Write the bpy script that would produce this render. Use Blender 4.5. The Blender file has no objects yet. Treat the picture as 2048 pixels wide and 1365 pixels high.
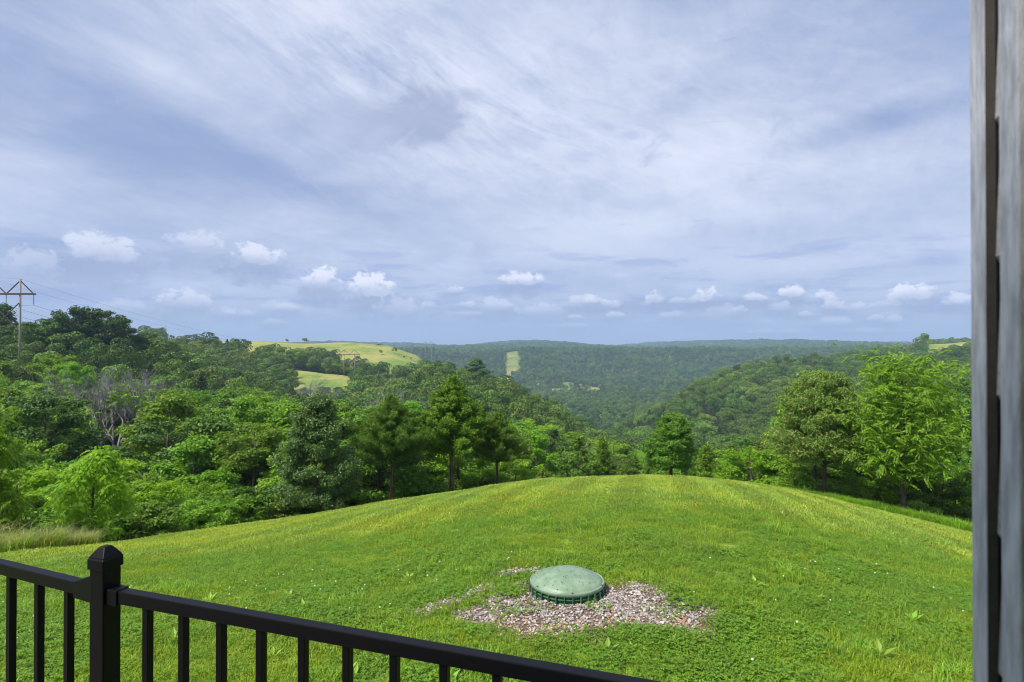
import bpy, bmesh, math, random
import numpy as np
from mathutils import Vector, Matrix

# ------------------------------------------------------------------ camera, sky, sun, exposure
SC = bpy.context.scene
COL = SC.collection
F = 1138.0          # focal length in photo pixels (photo is 2048 wide)
HY = 690.0          # horizon row in the photo

cam_d = bpy.data.cameras.new('camera')
cam_d.sensor_width = 36.0
cam_d.lens = 36.0 * F / 2048.0
cam_d.clip_start = 0.02
cam_d.clip_end = 20000
cam_d.dof.use_dof = True
cam_d.dof.focus_distance = 14.0
cam_d.dof.aperture_fstop = 9.0
cam = bpy.data.objects.new('camera', cam_d)
COL.objects.link(cam)
cam.location = (0, 0, 0)
cam.rotation_euler = (math.radians(90 + math.degrees(math.atan((HY - 682.5) / F))), 0, 0)
SC.camera = cam

SC.view_settings.view_transform = 'Standard'
SC.view_settings.look = 'None'
SC.view_settings.gamma = 1
SC.view_settings.use_curve_mapping = False
SC.view_settings.exposure = 0.40
SC.render.engine = 'CYCLES'
cy = SC.cycles
cy.filter_width = 0.95
cy.use_denoising = True
cy.denoiser = 'OPENIMAGEDENOISE'
cy.max_bounces = 6
cy.diffuse_bounces = 3
cy.glossy_bounces = 2
cy.transmission_bounces = 4
cy.transparent_max_bounces = 6
cy.volume_bounces = 0
cy.caustics_reflective = False
cy.caustics_refractive = False
cy.sample_clamp_indirect = 4
cy.use_adaptive_sampling = True
cy.adaptive_threshold = 0.01

SUN_EL = math.radians(54)
SUN_AZ = math.radians(-125)      # from +Y toward +X: behind and to the left of the camera
sun_dir = Vector((math.cos(SUN_EL) * math.sin(SUN_AZ), math.cos(SUN_EL) * math.cos(SUN_AZ), math.sin(SUN_EL)))
sun_d = bpy.data.lights.new('sun', 'SUN')
sun_d.energy = 4.4
sun_d.angle = math.radians(9)
sun_d.color = (1.0, 0.96, 0.88)
sun = bpy.data.objects.new('sun', sun_d)
COL.objects.link(sun)
sun.rotation_euler = sun_dir.to_track_quat('Z', 'Y').to_euler()


class NT:
    """small helper to write node trees"""
    def __init__(s, tree):
        s.t = tree; s.n = tree.nodes; s.l = tree.links
    def new(s, typ, **kw):
        n = s.n.new(typ)
        for k, v in kw.items():
            setattr(n, k, v)
        return n
    def put(s, sock, v):
        if isinstance(v, bpy.types.NodeSocket):
            s.l.new(v, sock)
        elif v is not None:
            if hasattr(sock.default_value, '__len__') and not hasattr(v, '__len__'):
                sock.default_value = (v, v, v)
            elif hasattr(v, '__len__') and sock.type == 'RGBA' and len(v) == 3:
                sock.default_value = (*v, 1)
            else:
                sock.default_value = v
    def math(s, op, a, b=None, c=None, clamp=False):
        n = s.new('ShaderNodeMath', operation=op, use_clamp=clamp)
        s.put(n.inputs[0], a); s.put(n.inputs[1], b); s.put(n.inputs[2], c)
        return n.outputs[0]
    def vmath(s, op, a, b=None, out=0):
        n = s.new('ShaderNodeVectorMath', operation=op)
        s.put(n.inputs[0], a); s.put(n.inputs[1], b)
        return n.outputs[out]
    def noise(s, vec, scale, detail=3, rough=0.5, dist=0.0, out=0):
        n = s.new('ShaderNodeTexNoise')
        if vec is not None: s.l.new(vec, n.inputs['Vector'])
        n.inputs['Scale'].default_value = scale
        n.inputs['Detail'].default_value = detail
        n.inputs['Roughness'].default_value = rough
        n.inputs['Distortion'].default_value = dist
        return n.outputs[out]
    def mix(s, f, a, b, mode='MIX'):
        n = s.new('ShaderNodeMix', data_type='RGBA', blend_type=mode)
        s.put(n.inputs[0], f); s.put(n.inputs[6], a); s.put(n.inputs[7], b)
        return n.outputs[2]
    def ramp(s, v, lo, hi, to0=0.0, to1=1.0, smooth=True):
        n = s.new('ShaderNodeMapRange', interpolation_type='SMOOTHSTEP' if smooth else 'LINEAR')
        s.put(n.inputs[0], v)
        n.inputs[1].default_value = lo; n.inputs[2].default_value = hi
        n.inputs[3].default_value = to0; n.inputs[4].default_value = to1
        return n.outputs[0]
    def comb(s, x, y, z):
        n = s.new('ShaderNodeCombineXYZ')
        s.put(n.inputs[0], x); s.put(n.inputs[1], y); s.put(n.inputs[2], z)
        return n.outputs[0]
    def sep(s, v):
        n = s.new('ShaderNodeSeparateXYZ'); s.l.new(v, n.inputs[0]); return n.outputs


def build_world():
    w = bpy.data.worlds.new('World')
    SC.world = w
    w.use_nodes = True
    t = NT(w.node_tree)
    t.n.clear()
    out = t.new('ShaderNodeOutputWorld')
    bg = t.new('ShaderNodeBackground')
    t.l.new(bg.outputs[0], out.inputs[0])
    sky = t.new('ShaderNodeTexSky', sky_type='NISHITA')
    sky.sun_disc = False
    sky.sun_elevation = SUN_EL
    sky.sun_rotation = SUN_AZ
    clear = t.vmath('MULTIPLY', sky.outputs[0], (0.09, 0.09, 0.09))
    d = t.new('ShaderNodeTexCoord').outputs['Generated']
    x, y, z = t.sep(d)[0:3]
    zc = t.math('MAXIMUM', z, 0.0)
    k = t.math('DIVIDE', 1.0, t.math('ADD', zc, 0.20))
    u = t.math('MULTIPLY', x, k)
    v = t.math('MULTIPLY', y, k)
    # high cloud sheet seen on a plane above
    p1 = t.comb(t.math('MULTIPLY', u, 0.55), t.math('ADD', t.math('MULTIPLY', v, 0.80), t.math('MULTIPLY', u, 0.30)), 3.7)
    n1 = t.noise(p1, 0.75, 5, 0.50, 0.3)
    n2 = t.noise(t.vmath('ADD', p1, (9.3, 4.1, 1.0)), 2.3, 8, 0.58, 0.5)
    p3 = t.comb(t.math('ADD', t.math('MULTIPLY', u, 1.5), t.math('MULTIPLY', v, -0.8)), t.math('ADD', t.math('MULTIPLY', v, 0.55), t.math('MULTIPLY', u, 0.40)), 8.0)
    n3 = t.noise(p3, 2.8, 10, 0.70, 0.35)
    s = t.math('ADD', t.math('MULTIPLY', n1, 1.10), t.math('ADD', t.math('MULTIPLY', n2, 0.34), t.math('ADD', t.math('MULTIPLY', n3, 0.40), t.math('MULTIPLY', t.math('SUBTRACT', t.noise(t.comb(t.math('MULTIPLY', x, 1.5), t.math('MULTIPLY', z, 4.0), 1.0), 4.5, 9, 0.66, 0.4), 0.5), 0.34))))
    az = t.math('ARCTAN2', x, y)
    el = t.math('ARCSINE', z)

    def ang(px, py):
        a = math.atan((px - 1024) / F)
        return a, math.atan((HY - py) / F * math.cos(a))

    def blob(px, py, w_, h_, rot=0.0):
        a0, e0 = ang(px, py)
        da = t.math('SUBTRACT', az, a0); de = t.math('SUBTRACT', el, e0)
        c, sn = math.cos(rot), math.sin(rot)
        r1 = t.math('DIVIDE', t.math('ADD', t.math('MULTIPLY', da, c), t.math('MULTIPLY', de, sn)), w_ / F)
        r2 = t.math('DIVIDE', t.math('ADD', t.math('MULTIPLY', da, -sn), t.math('MULTIPLY', de, c)), h_ / F)
        q = t.math('ADD', t.math('MULTIPLY', r1, r1), t.math('MULTIPLY', r2, r2))
        return t.math('EXPONENT', t.math('MULTIPLY', q, -1.0))
    # thick and thin places of the sheet
    fw = t.noise(t.comb(t.math('ADD', t.math('MULTIPLY', az, 2.4), t.math('MULTIPLY', el, 2.2)), t.math('ADD', t.math('MULTIPLY', el, 5.0), t.math('MULTIPLY', az, 1.6)), 4.0), 5.0, 10, 0.72, 0.6)
    wm = t.math('ADD', t.math('ADD', blob(640, 70, 420, 110, -0.35), blob(950, 190, 300, 110, -0.2)), t.math('ADD', 0.25, t.math('MULTIPLY', blob(1500, 250, 400, 150), 0.4)))
    s = t.math('ADD', s, t.math('MULTIPLY', t.math('MULTIPLY', t.math('SUBTRACT', fw, 0.5), 0.55), wm))
    for (px, py, w_, h_, rot, amt) in ((1000, 110, 560, 190, -0.3, 0.22), (1560, 330, 420, 90, 0.02, 0.16), (560, 20, 200, 90, -0.5, 0.10),
                                       (150, 235, 420, 70, -0.22, -0.22), (560, 350, 260, 26, -0.32, -0.17), (1900, 90, 240, 150, 0.1, -0.10),
                                       (1800, 235, 170, 22, 0.12, -0.22), (1150, 400, 500, 30, 0.0, -0.06), (280, 110, 110, 22, -0.3, 0.13),
                                       (1450, 130, 330, 40, 0.5, -0.10), (60, 40, 300, 90, 0.0, -0.05), (1300, 420, 500, 40, 0.0, 0.05)):
        s = t.math('ADD', s, t.math('MULTIPLY', blob(px, py, w_, h_, rot), amt))
    f = t.ramp(s, 0.56, 1.34)
    cloud = t.mix(f, (0.245, 0.318, 0.515), (0.655, 0.69, 0.81))
    # toward the horizon the sheet fades to one even blue grey
    hz = t.ramp(el, 0.02, 0.30, 1.0, 0.0)
    cloud = t.mix(t.math('MULTIPLY', hz, 0.62), cloud, (0.36, 0.44, 0.635))
    hz2 = t.ramp(el, -0.01, 0.10, 1.0, 0.0)
    cloud = t.mix(t.math('MULTIPLY', hz2, 0.55), cloud, (0.305, 0.395, 0.60))
    col = t.mix(0.9, clear, cloud)
    # grey ragged cloud, high up
    pn = t.comb(t.math('MULTIPLY', az, 1.0), t.math('MULTIPLY', el, 1.5), 2.0)
    nz = t.noise(pn, 9.0, 8, 0.62, 0.6)
    for (px, py, w_, h_, c_, a_) in ((850, 232, 150, 62, (0.30, 0.35, 0.505), 0.85), (695, 236, 80, 46, (0.36, 0.41, 0.57), 0.6), (1265, 270, 34, 12, (0.42, 0.47, 0.66), 0.9),
                                     (1165, 308, 55, 8, (0.44, 0.49, 0.68), 0.8), (930, 190, 55, 24, (0.35, 0.40, 0.56), 0.7)):
        m = t.ramp(t.math('ADD', blob(px, py, w_, h_), t.math('MULTIPLY', t.math('SUBTRACT', nz, 0.5), 2.6)), 0.30, 1.0)
        col = t.mix(t.math('MULTIPLY', m, a_), col, c_)
    # low broken cloud layers over the horizon
    pl = t.comb(t.math('MULTIPLY', az, 3.0), t.math('MULTIPLY', el, 17.0), 5.0)
    nl = t.noise(pl, 2.2, 7, 0.6, 0.35)
    band = t.math('MULTIPLY', t.ramp(el, 0.01, 0.05), t.ramp(el, 0.13, 0.20, 1.0, 0.0))
    col = t.mix(t.math('MULTIPLY', t.math('MULTIPLY', t.ramp(nl, 0.50, 0.66), band), 0.75), col, (0.285, 0.36, 0.60))
    col = t.mix(t.math('MULTIPLY', t.math('MULTIPLY', t.ramp(nl, 0.44, 0.30), band), 0.5), col, (0.50, 0.56, 0.78))
    for (px, py, w_, h_, a_) in ((1400, 612, 330, 24, .62), (1180, 620, 150, 16, .5), (770, 598, 90, 26, .6), (200, 520, 170, 34, .45), (520, 520, 90, 24, .4), (1650, 628, 220, 14, .45), (1040, 622, 80, 14, .4)):
        m = t.ramp(t.math('ADD', blob(px, py, w_, h_), t.math('MULTIPLY', t.math('SUBTRACT', nl, 0.5), 2.2)), 0.30, 1.05)
        col = t.mix(t.math('MULTIPLY', m, a_), col, (0.265, 0.33, 0.50))
    # small cumulus heads: bright billowing top, grey flat base
    nb = t.noise(t.comb(az, t.math('MULTIPLY', el, 1.35), 7.0), 48.0, 7, 0.60, 0.25)
    nbs = t.math('MULTIPLY', t.math('SUBTRACT', nb, 0.5), 3.6)
    puffs = [(200, 490, 95, 34, .60), (395, 480, 70, 26, .45), (515, 505, 62, 28, .75), (640, 552, 50, 28, .95), (745, 565, 56, 32, 1.0),
             (905, 577, 24, 11, .6), (1042, 555, 48, 20, .9), (370, 592, 60, 26, .62), (985, 607, 44, 18, .45), (245, 608, 60, 14, .35),
             (1165, 600, 40, 14, .5), (1220, 606, 30, 12, .6), (1316, 592, 26, 16, .75), (1412, 588, 32, 16, .9), (1510, 592, 36, 12, .8),
             (1582, 581, 32, 15, .95), (1645, 589, 26, 12, .8), (1825, 580, 58, 20, 1.0), (1920, 595, 40, 16, .8), (1080, 618, 60, 16, .35), (1345, 628, 30, 10, .4),
             (1440, 622, 60, 16, .3), (560, 612, 50, 15, .3), (60, 520, 70, 30, .3), (800, 610, 60, 22, .35), (1760, 622, 70, 12, .3), (1545, 662, 70, 6, .35), (1740, 660, 90, 6, .35)]
    pr = random.Random(12)
    for k_ in range(26):
        puffs.append((pr.choice([pr.uniform(1090, 1930), pr.uniform(60, 1930)]), pr.uniform(598, 650), pr.uniform(16, 46), pr.uniform(6, 13), pr.uniform(.25, .6)))
    for (px, py, w_, h_, a_) in puffs:
        a0, e0 = ang(px, py)
        da = t.math('DIVIDE', t.math('SUBTRACT', az, a0), w_ / F * math.cos(a0) ** 2)
        de = t.math('DIVIDE', t.math('SUBTRACT', el, e0 - 0.35 * h_ / F), h_ / F)
        # grey base: wide and soft, below the head
        qb = t.math('ADD', t.math('POWER', t.math('ABSOLUTE', t.math('MULTIPLY', da, 0.72)), 2.0), t.math('POWER', t.math('ABSOLUTE', t.math('ADD', t.math('MULTIPLY', de, 0.85), 0.75)), 2.0))
        mb = t.ramp(t.math('ADD', t.math('SUBTRACT', 1.0, qb), t.math('MULTIPLY', nbs, 0.8)), -0.1, 1.1)
        col = t.mix(t.math('MULTIPLY', mb, 0.72 * min(1, a_ + .25)), col, (0.275, 0.335, 0.50))
        # head: parabola top, cut flat below
        up = t.math('MAXIMUM', de, 0.0); dn = t.math('MINIMUM', de, 0.0)
        q = t.math('ADD', t.math('MULTIPLY', da, da), t.math('ADD', t.math('MULTIPLY', t.math('MULTIPLY', up, up), 0.7), t.math('MULTIPLY', t.math('MULTIPLY', dn, dn), 3.5)))
        m = t.ramp(t.math('ADD', t.math('SUBTRACT', 1.0, q), nbs), 0.12, 0.72)
        sh = t.ramp(t.math('ADD', de, t.math('MULTIPLY', nbs, 0.35)), -0.45, 0.55)
        pc = t.mix(sh, (0.43, 0.48, 0.64), (0.74, 0.755, 0.85))
        col = t.mix(t.math('MULTIPLY', m, a_ * 0.92), col, pc)
    # below the horizon: dull ground bounce
    col = t.mix(t.ramp(z, -0.05, -0.005, 1.0, 0.0), col, (0.10, 0.13, 0.09))
    t.l.new(col, bg.inputs[0])
    bg.inputs[1].default_value = 1.0
    w.cycles.sampling_method = 'MANUAL'
    w.cycles.sample_map_resolution = 512


build_world()

# ------------------------------------------------------------------ general helpers
RNG = np.random.default_rng(7)


def tag(o, label=None, cat=None, group=None, kind=None):
    if label: o['label'] = label
    if cat: o['category'] = cat
    if group: o['group'] = group
    if kind: o['kind'] = kind
    return o


def link(o, parent=None):
    COL.objects.link(o)
    if parent is not None:
        o.parent = parent
    return o


def empty(name, loc, rz=0.0, scale=1.0):
    o = bpy.data.objects.new(name, None)
    o.empty_display_size = 0.2
    o.location = loc
    o.rotation_euler = (0, 0, rz)
    o.scale = (scale, scale, scale) if not hasattr(scale, '__len__') else scale
    return link(o)


def np_mesh(name, verts, faces, mats=(), midx=None, smooth=False):
    """faces: (n,k) int array, or list of such arrays (k may differ)"""
    if not isinstance(faces, (list, tuple)):
        faces = [faces]
    verts = np.asarray(verts, dtype=np.float32)
    me = bpy.data.meshes.new(name)
    me.vertices.add(len(verts))
    me.vertices.foreach_set('co', verts.ravel())
    loops = np.concatenate([np.asarray(f, dtype=np.int32).ravel() for f in faces])
    tot = np.concatenate([np.full(len(f), f.shape[1], dtype=np.int32) for f in faces])
    start = np.concatenate([[0], np.cumsum(tot)[:-1]]).astype(np.int32)
    me.loops.add(len(loops))
    me.loops.foreach_set('vertex_index', loops)
    me.polygons.add(len(tot))
    me.polygons.foreach_set('loop_start', start)
    me.polygons.foreach_set('loop_total', tot)
    for m in mats:
        me.materials.append(m)
    if midx is not None:
        me.polygons.foreach_set('material_index', np.asarray(midx, dtype=np.int32))
    me.polygons.foreach_set('use_smooth', np.full(len(tot), smooth, dtype=bool))
    me.update(calc_edges=True)
    me.validate()
    return me


class MB:
    """collects shapes into one mesh"""
    def __init__(s):
        s.v = []; s.f = []
    def add(s, verts, faces):
        b = len(s.v)
        s.v += [tuple(p) for p in verts]
        s.f += [tuple(b + i for i in f) for f in faces]
    def box(s, c, sx, sy, sz, M=None):
        vs = [Vector((c[0] + sx / 2 * a, c[1] + sy / 2 * b, c[2] + sz / 2 * d)) for a in (-1, 1) for b in (-1, 1) for d in (-1, 1)]
        if M is not None: vs = [M @ v for v in vs]
        s.add(vs, [(0, 1, 3, 2), (4, 6, 7, 5), (0, 4, 5, 1), (2, 3, 7, 6), (0, 2, 6, 4), (1, 5, 7, 3)])
    def bar(s, a, b, w, h=None, up=Vector((0, 0, 1))):
        a = Vector(a); b = Vector(b); h = h or w
        d = (b - a).normalized()
        sd = d.cross(up)
        if sd.length < 1e-4: sd = d.cross(Vector((1, 0, 0)))
        sd.normalize(); u2 = sd.cross(d).normalized()
        vs = [p + sd * (w / 2 * i) + u2 * (h / 2 * j) for p in (a, b) for (i, j) in ((-1, -1), (1, -1), (1, 1), (-1, 1))]
        s.add(vs, [(3, 2, 1, 0), (4, 5, 6, 7), (0, 1, 5, 4), (1, 2, 6, 5), (2, 3, 7, 6), (3, 0, 4, 7)])
    def tube(s, pts, rads, n=6, caps=True):
        pts = [Vector(p) for p in pts]
        base = len(s.v)
        ref = Vector((0.31, 0.87, 0.2)).normalized()
        for i, p in enumerate(pts):
            d = (pts[min(i + 1, len(pts) - 1)] - pts[max(i - 1, 0)]).normalized()
            a = d.cross(ref)
            if a.length < 0.05: a = d.cross(Vector((1, 0, 0)))
            a.normalize(); b = d.cross(a)
            r = rads[i] if hasattr(rads, '__len__') else rads
            for k in range(n):
                an = 2 * math.pi * k / n
                s.v.append(tuple(p + a * (r * math.cos(an)) + b * (r * math.sin(an))))
        for i in range(len(pts) - 1):
            for k in range(n):
                k2 = (k + 1) % n
                s.f.append((base + i * n + k, base + i * n + k2, base + (i + 1) * n + k2, base + (i + 1) * n + k))
        if caps:
            s.f.append(tuple(base + k for k in range(n))[::-1])
            s.f.append(tuple(base + (len(pts) - 1) * n + k for k in range(n)))
    def lathe(s, prof, n=32, c=(0, 0, 0)):
        base = len(s.v)
        for (r, z) in prof:
            for k in range(n):
                a = 2 * math.pi * k / n
                s.v.append((c[0] + r * math.cos(a), c[1] + r * math.sin(a), c[2] + z))
        for i in range(len(prof) - 1):
            for k in range(n):
                k2 = (k + 1) % n
                s.f.append((base + i * n + k, base + i * n + k2, base + (i + 1) * n + k2, base + (i + 1) * n + k))
    def mesh(s, name, mat, smooth=False):
        me = bpy.data.meshes.new(name)
        me.from_pydata(s.v, [], s.f)
        if mat: me.materials.append(mat)
        if smooth:
            me.polygons.foreach_set('use_smooth', [True] * len(me.polygons))
        me.update()
        return me
    def build(s, name, mat, parent=None, smooth=False, bevel=0.0):
        o = bpy.data.objects.new(name, s.mesh(name, mat, smooth))
        link(o, parent)
        if bevel:
            b = o.modifiers.new('bevel', 'BEVEL'); b.width = bevel; b.segments = 2; b.limit_method = 'ANGLE'
        return o


# ------------------------------------------------------------------ materials
def new_mat(name):
    m = bpy.data.materials.new(name)
    m.use_nodes = True
    t = NT(m.node_tree)
    t.n.clear()
    out = t.new('ShaderNodeOutputMaterial')
    bs = t.new('ShaderNodeBsdfPrincipled')
    t.l.new(bs.outputs[0], out.inputs[0])
    return m, t, bs, out


def leaf_mat(name, a, b, tip=None, transl=0.35, rough=0.5, spec=0.3, world_scale=None, objvar=0.25):
    """leaves: every leaf its own tint between a and b, a few in the tip colour, whole plants differ a little"""
    m, t, bs, out = new_mat(name)
    g = t.new('ShaderNodeNewGeometry')
    r = g.outputs['Random Per Island']
    col = t.mix(r, a, b)
    if tip is not None:
        col = t.mix(t.ramp(t.math('FRACT', t.math('MULTIPLY', r, 7.31)), 0.86, 0.96), col, tip)
    oi = t.new('ShaderNodeObjectInfo')
    v = t.math('ADD', 1 - objvar, t.math('MULTIPLY', oi.outputs['Random'], 2 * objvar))
    hsv = t.new('ShaderNodeHueSaturation')
    t.put(hsv.inputs['Hue'], t.math('ADD', 0.486, t.math('MULTIPLY', t.math('FRACT', t.math('MULTIPLY', oi.outputs['Random'], 13.7)), 0.028)))
    t.put(hsv.inputs['Value'], v)
    t.put(hsv.inputs['Color'], col)
    col = hsv.outputs[0]
    if world_scale:
        pos = g.outputs['Position']
        nn = t.noise(pos, world_scale, 4, 0.6)
        col = t.mix(t.ramp(nn, 0.38, 0.64), col, t.mix(1.0, col, (1.38, 1.14, 0.8), 'MULTIPLY'))
    t.put(bs.inputs['Base Color'], col)
    bs.inputs['Roughness'].default_value = rough
    bs.inputs['Specular IOR Level'].default_value = spec
    tr = t.new('ShaderNodeBsdfTranslucent')
    t.put(tr.inputs[0], t.mix(1.0, col, (1.25, 1.25, 0.55), 'MULTIPLY'))
    mx = t.new('ShaderNodeMixShader')
    mx.inputs[0].default_value = transl
    t.l.new(bs.outputs[0], mx.inputs[1]); t.l.new(tr.outputs[0], mx.inputs[2])
    t.l.new(mx.outputs[0], out.inputs[0])
    return m


def simple_mat(name, color, rough=0.6, spec=0.5, metal=0.0, noise=None, bump=None, color2=None):
    m, t, bs, out = new_mat(name)
    tc = t.new('ShaderNodeTexCoord')
    if noise:
        nn = t.noise(tc.outputs['Object'], noise[0], 6, 0.62)
        if len(noise) > 2:
            mp = t.new('ShaderNodeMapping'); mp.inputs['Scale'].default_value = noise[2]
            t.l.new(tc.outputs['Object'], mp.inputs[0])
            nn = t.noise(mp.outputs[0], noise[0], 6, 0.62)
        t.put(bs.inputs['Base Color'], t.mix(t.ramp(nn, 0.5 - noise[1], 0.5 + noise[1]), color, color2 or color))
        if bump:
            bp = t.new('ShaderNodeBump'); bp.inputs['Strength'].default_value = bump[0]; bp.inputs['Distance'].default_value = bump[1]
            t.l.new(nn, bp.inputs['Height']); t.l.new(bp.outputs[0], bs.inputs['Normal'])
    else:
        bs.inputs['Base Color'].default_value = (*color, 1)
    bs.inputs['Roughness'].default_value = rough
    bs.inputs['Specular IOR Level'].default_value = spec
    bs.inputs['Metallic'].default_value = metal
    return m


M = {}
M['bright'] = leaf_mat('leaf_bright', (0.16, 0.34, 0.010), (0.25, 0.44, 0.018), tip=(0.34, 0.50, 0.04), transl=0.42)
M['mid'] = leaf_mat('leaf_mid', (0.125, 0.255, 0.014), (0.20, 0.36, 0.026), tip=(0.22, 0.38, 0.05), transl=0.36)
M['deep'] = leaf_mat('leaf_deep', (0.085, 0.185, 0.016), (0.145, 0.265, 0.026), tip=(0.22, 0.35, 0.045), transl=0.30)
M['walnut'] = leaf_mat('leaf_walnut', (0.10, 0.25, 0.010), (0.20, 0.385, 0.018), tip=(0.30, 0.48, 0.035), transl=0.40)
M['oak'] = leaf_mat('leaf_oak', (0.052, 0.118, 0.016), (0.10, 0.18, 0.026), tip=(0.16, 0.25, 0.035), transl=0.25)
M['silver'] = leaf_mat('leaf_silver', (0.07, 0.15, 0.032), (0.13, 0.225, 0.06), tip=(0.28, 0.33, 0.08), transl=0.25, rough=0.42, spec=0.38)
M['olive'] = leaf_mat('leaf_olive', (0.12, 0.215, 0.035), (0.20, 0.31, 0.06), tip=(0.48, 0.47, 0.09), transl=0.3)
M['cedar'] = leaf_mat('needle_cedar', (0.07, 0.165, 0.010), (0.18, 0.325, 0.018), tip=(0.28, 0.41, 0.025), transl=0.35)
M['cedar_olive'] = leaf_mat('needle_olive', (0.10, 0.185, 0.018), (0.20, 0.305, 0.034), tip=(0.28, 0.37, 0.05), transl=0.35)
M['far'] = leaf_mat('leaf_far', (0.058, 0.128, 0.018), (0.105, 0.19, 0.028), transl=0.25, objvar=0.36, world_scale=0.009)
M['far2'] = leaf_mat('leaf_far_light', (0.095, 0.185, 0.028), (0.15, 0.25, 0.042), transl=0.25, objvar=0.32, world_scale=0.009)
M['farc'] = leaf_mat('needle_far', (0.035, 0.062, 0.015), (0.06, 0.095, 0.022), transl=0.15, objvar=0.2)
M['bark'] = simple_mat('bark', (0.06, 0.045, 0.035), 0.9, 0.2, noise=(9.0, 0.2, (1, 1, 0.25)), color2=(0.15, 0.115, 0.09), bump=(0.8, 0.02))
M['bark_red'] = simple_mat('bark_cedar', (0.07, 0.04, 0.03), 0.9, 0.2, noise=(12.0, 0.2, (1, 1, 0.15)), color2=(0.19, 0.13, 0.10), bump=(0.8, 0.02))
M['dead'] = simple_mat('dead_wood', (0.19, 0.165, 0.165), 0.9, 0.2, noise=(3.0, 0.2), color2=(0.38, 0.345, 0.345))
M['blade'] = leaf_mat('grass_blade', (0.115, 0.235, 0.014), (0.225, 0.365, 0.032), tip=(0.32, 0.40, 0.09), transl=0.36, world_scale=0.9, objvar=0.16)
M['blade_far'] = leaf_mat('grass_blade_yellow', (0.205, 0.335, 0.034), (0.31, 0.435, 0.066), tip=(0.42, 0.46, 0.14), transl=0.36, world_scale=0.35, objvar=0.14)  # yellower than the near blades, with dry tips
M['clover'] = leaf_mat('clover_leaf', (0.105, 0.225, 0.012), (0.195, 0.345, 0.026), transl=0.34, objvar=0.2)
M['weed'] = leaf_mat('weed_leaf', (0.20, 0.38, 0.03), (0.30, 0.48, 0.06), transl=0.4, objvar=0.15)
M['tall'] = leaf_mat('tall_grass_blade', (0.15, 0.33, 0.015), (0.24, 0.44, 0.03), tip=(0.35, 0.45, 0.06), transl=0.45)
M['dry'] = leaf_mat('dry_grass_blade', (0.20, 0.32, 0.05), (0.44, 0.40, 0.15), tip=(0.62, 0.48, 0.27), transl=0.45)
M['meadow'] = leaf_mat('meadow_grass_blade', (0.26, 0.30, 0.05), (0.42, 0.38, 0.10), transl=0.3, objvar=0.2)
M['straw'] = simple_mat('dead_leaf', (0.36, 0.24, 0.15), 0.8)


def add_stripes(m):
    """mower passes run along the ridge: the sheen of their leaning blades is put into the colour"""
    t = NT(m.node_tree)
    bs = next(n for n in t.n if n.type == 'BSDF_PRINCIPLED')
    src = bs.inputs['Base Color'].links[0].from_socket
    pos = t.new('ShaderNodeNewGeometry').outputs['Position']
    x, y, z = t.sep(pos)[0:3]
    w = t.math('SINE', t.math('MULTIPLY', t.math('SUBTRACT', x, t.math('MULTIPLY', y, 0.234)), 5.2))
    v = t.ramp(w, -0.5, 0.5, 0.82, 1.14)  # stripe sheen painted as lighter and darker blade colour
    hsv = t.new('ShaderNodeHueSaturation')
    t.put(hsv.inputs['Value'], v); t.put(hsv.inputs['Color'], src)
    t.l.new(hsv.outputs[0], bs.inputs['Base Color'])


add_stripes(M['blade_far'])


def ground_mat():
    """lawn soil, forest floor and hayfield, told apart by two masks stored on the land's vertices"""
    m, t, bs, out = new_mat('land')
    g = t.new('ShaderNodeNewGeometry')
    pos = g.outputs['Position']
    am = t.new('ShaderNodeAttribute'); am.attribute_name = 'meadow'
    al = t.new('ShaderNodeAttribute'); al.attribute_name = 'lawn'
    n1 = t.noise(pos, 0.5, 6, 0.6); n2 = t.noise(pos, 7.0, 6, 0.65); n3 = t.noise(pos, 0.035, 6, 0.62)
    lawn = t.mix(t.ramp(n2, 0.32, 0.66), (0.075, 0.13, 0.014), (0.20, 0.29, 0.035))
    lawn = t.mix(t.math('MULTIPLY', t.ramp(n1, 0.56, 0.74), 0.5), lawn, (0.27, 0.30, 0.06))
    floor = t.mix(t.ramp(n2, 0.35, 0.65), (0.020, 0.035, 0.010), (0.050, 0.075, 0.02))
    n4 = t.noise(pos, 0.012, 4, 0.6)
    mead = t.mix(t.ramp(n3, 0.36, 0.60), (0.13, 0.22, 0.035), (0.30, 0.29, 0.085))
    mead = t.mix(t.math('MULTIPLY', t.ramp(t.noise(pos, 0.12, 6, 0.75), 0.50, 0.66), 0.65), mead, (0.10, 0.20, 0.03))
    mead = t.mix(t.math('MULTIPLY', t.ramp(t.noise(pos, 0.6, 3, 0.7), 0.45, 0.7), 0.35), mead, (0.42, 0.35, 0.14))
    c = t.mix(am.outputs['Fac'], floor, mead)
    c = t.mix(al.outputs['Fac'], c, lawn)
    t.put(bs.inputs['Base Color'], c)
    bs.inputs['Roughness'].default_value = 0.95
    bs.inputs['Specular IOR Level'].default_value = 0.1
    bp = t.new('ShaderNodeBump'); bp.inputs['Strength'].default_value = 0.6; bp.inputs['Distance'].default_value = 0.05
    t.l.new(n2, bp.inputs['Height']); t.l.new(bp.outputs[0], bs.inputs['Normal'])
    return m


M['land'] = ground_mat()

# ------------------------------------------------------------------ the land as a height field
LPX = np.array([-900, -400, 0, 200, 400, 640, 780, 905, 1000, 1100, 1200, 1290, 1380, 1450, 1540, 1650, 1805, 1940, 2400, 3200], float)
LY = np.array([1135, 1130, 1112, 1094, 1066, 1030, 1006, 989, 977, 966, 959.5, 958, 960.5, 966, 978, 1000, 1036, 1070, 1120, 1150], float)
LR = np.array([10, 11, 13, 15, 18, 22, 24.5, 26, 27, 28, 28.5, 28.5, 28, 27.5, 26.5, 25, 22, 20, 15, 12], float)
LSL = (LY - HY) / F


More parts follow.
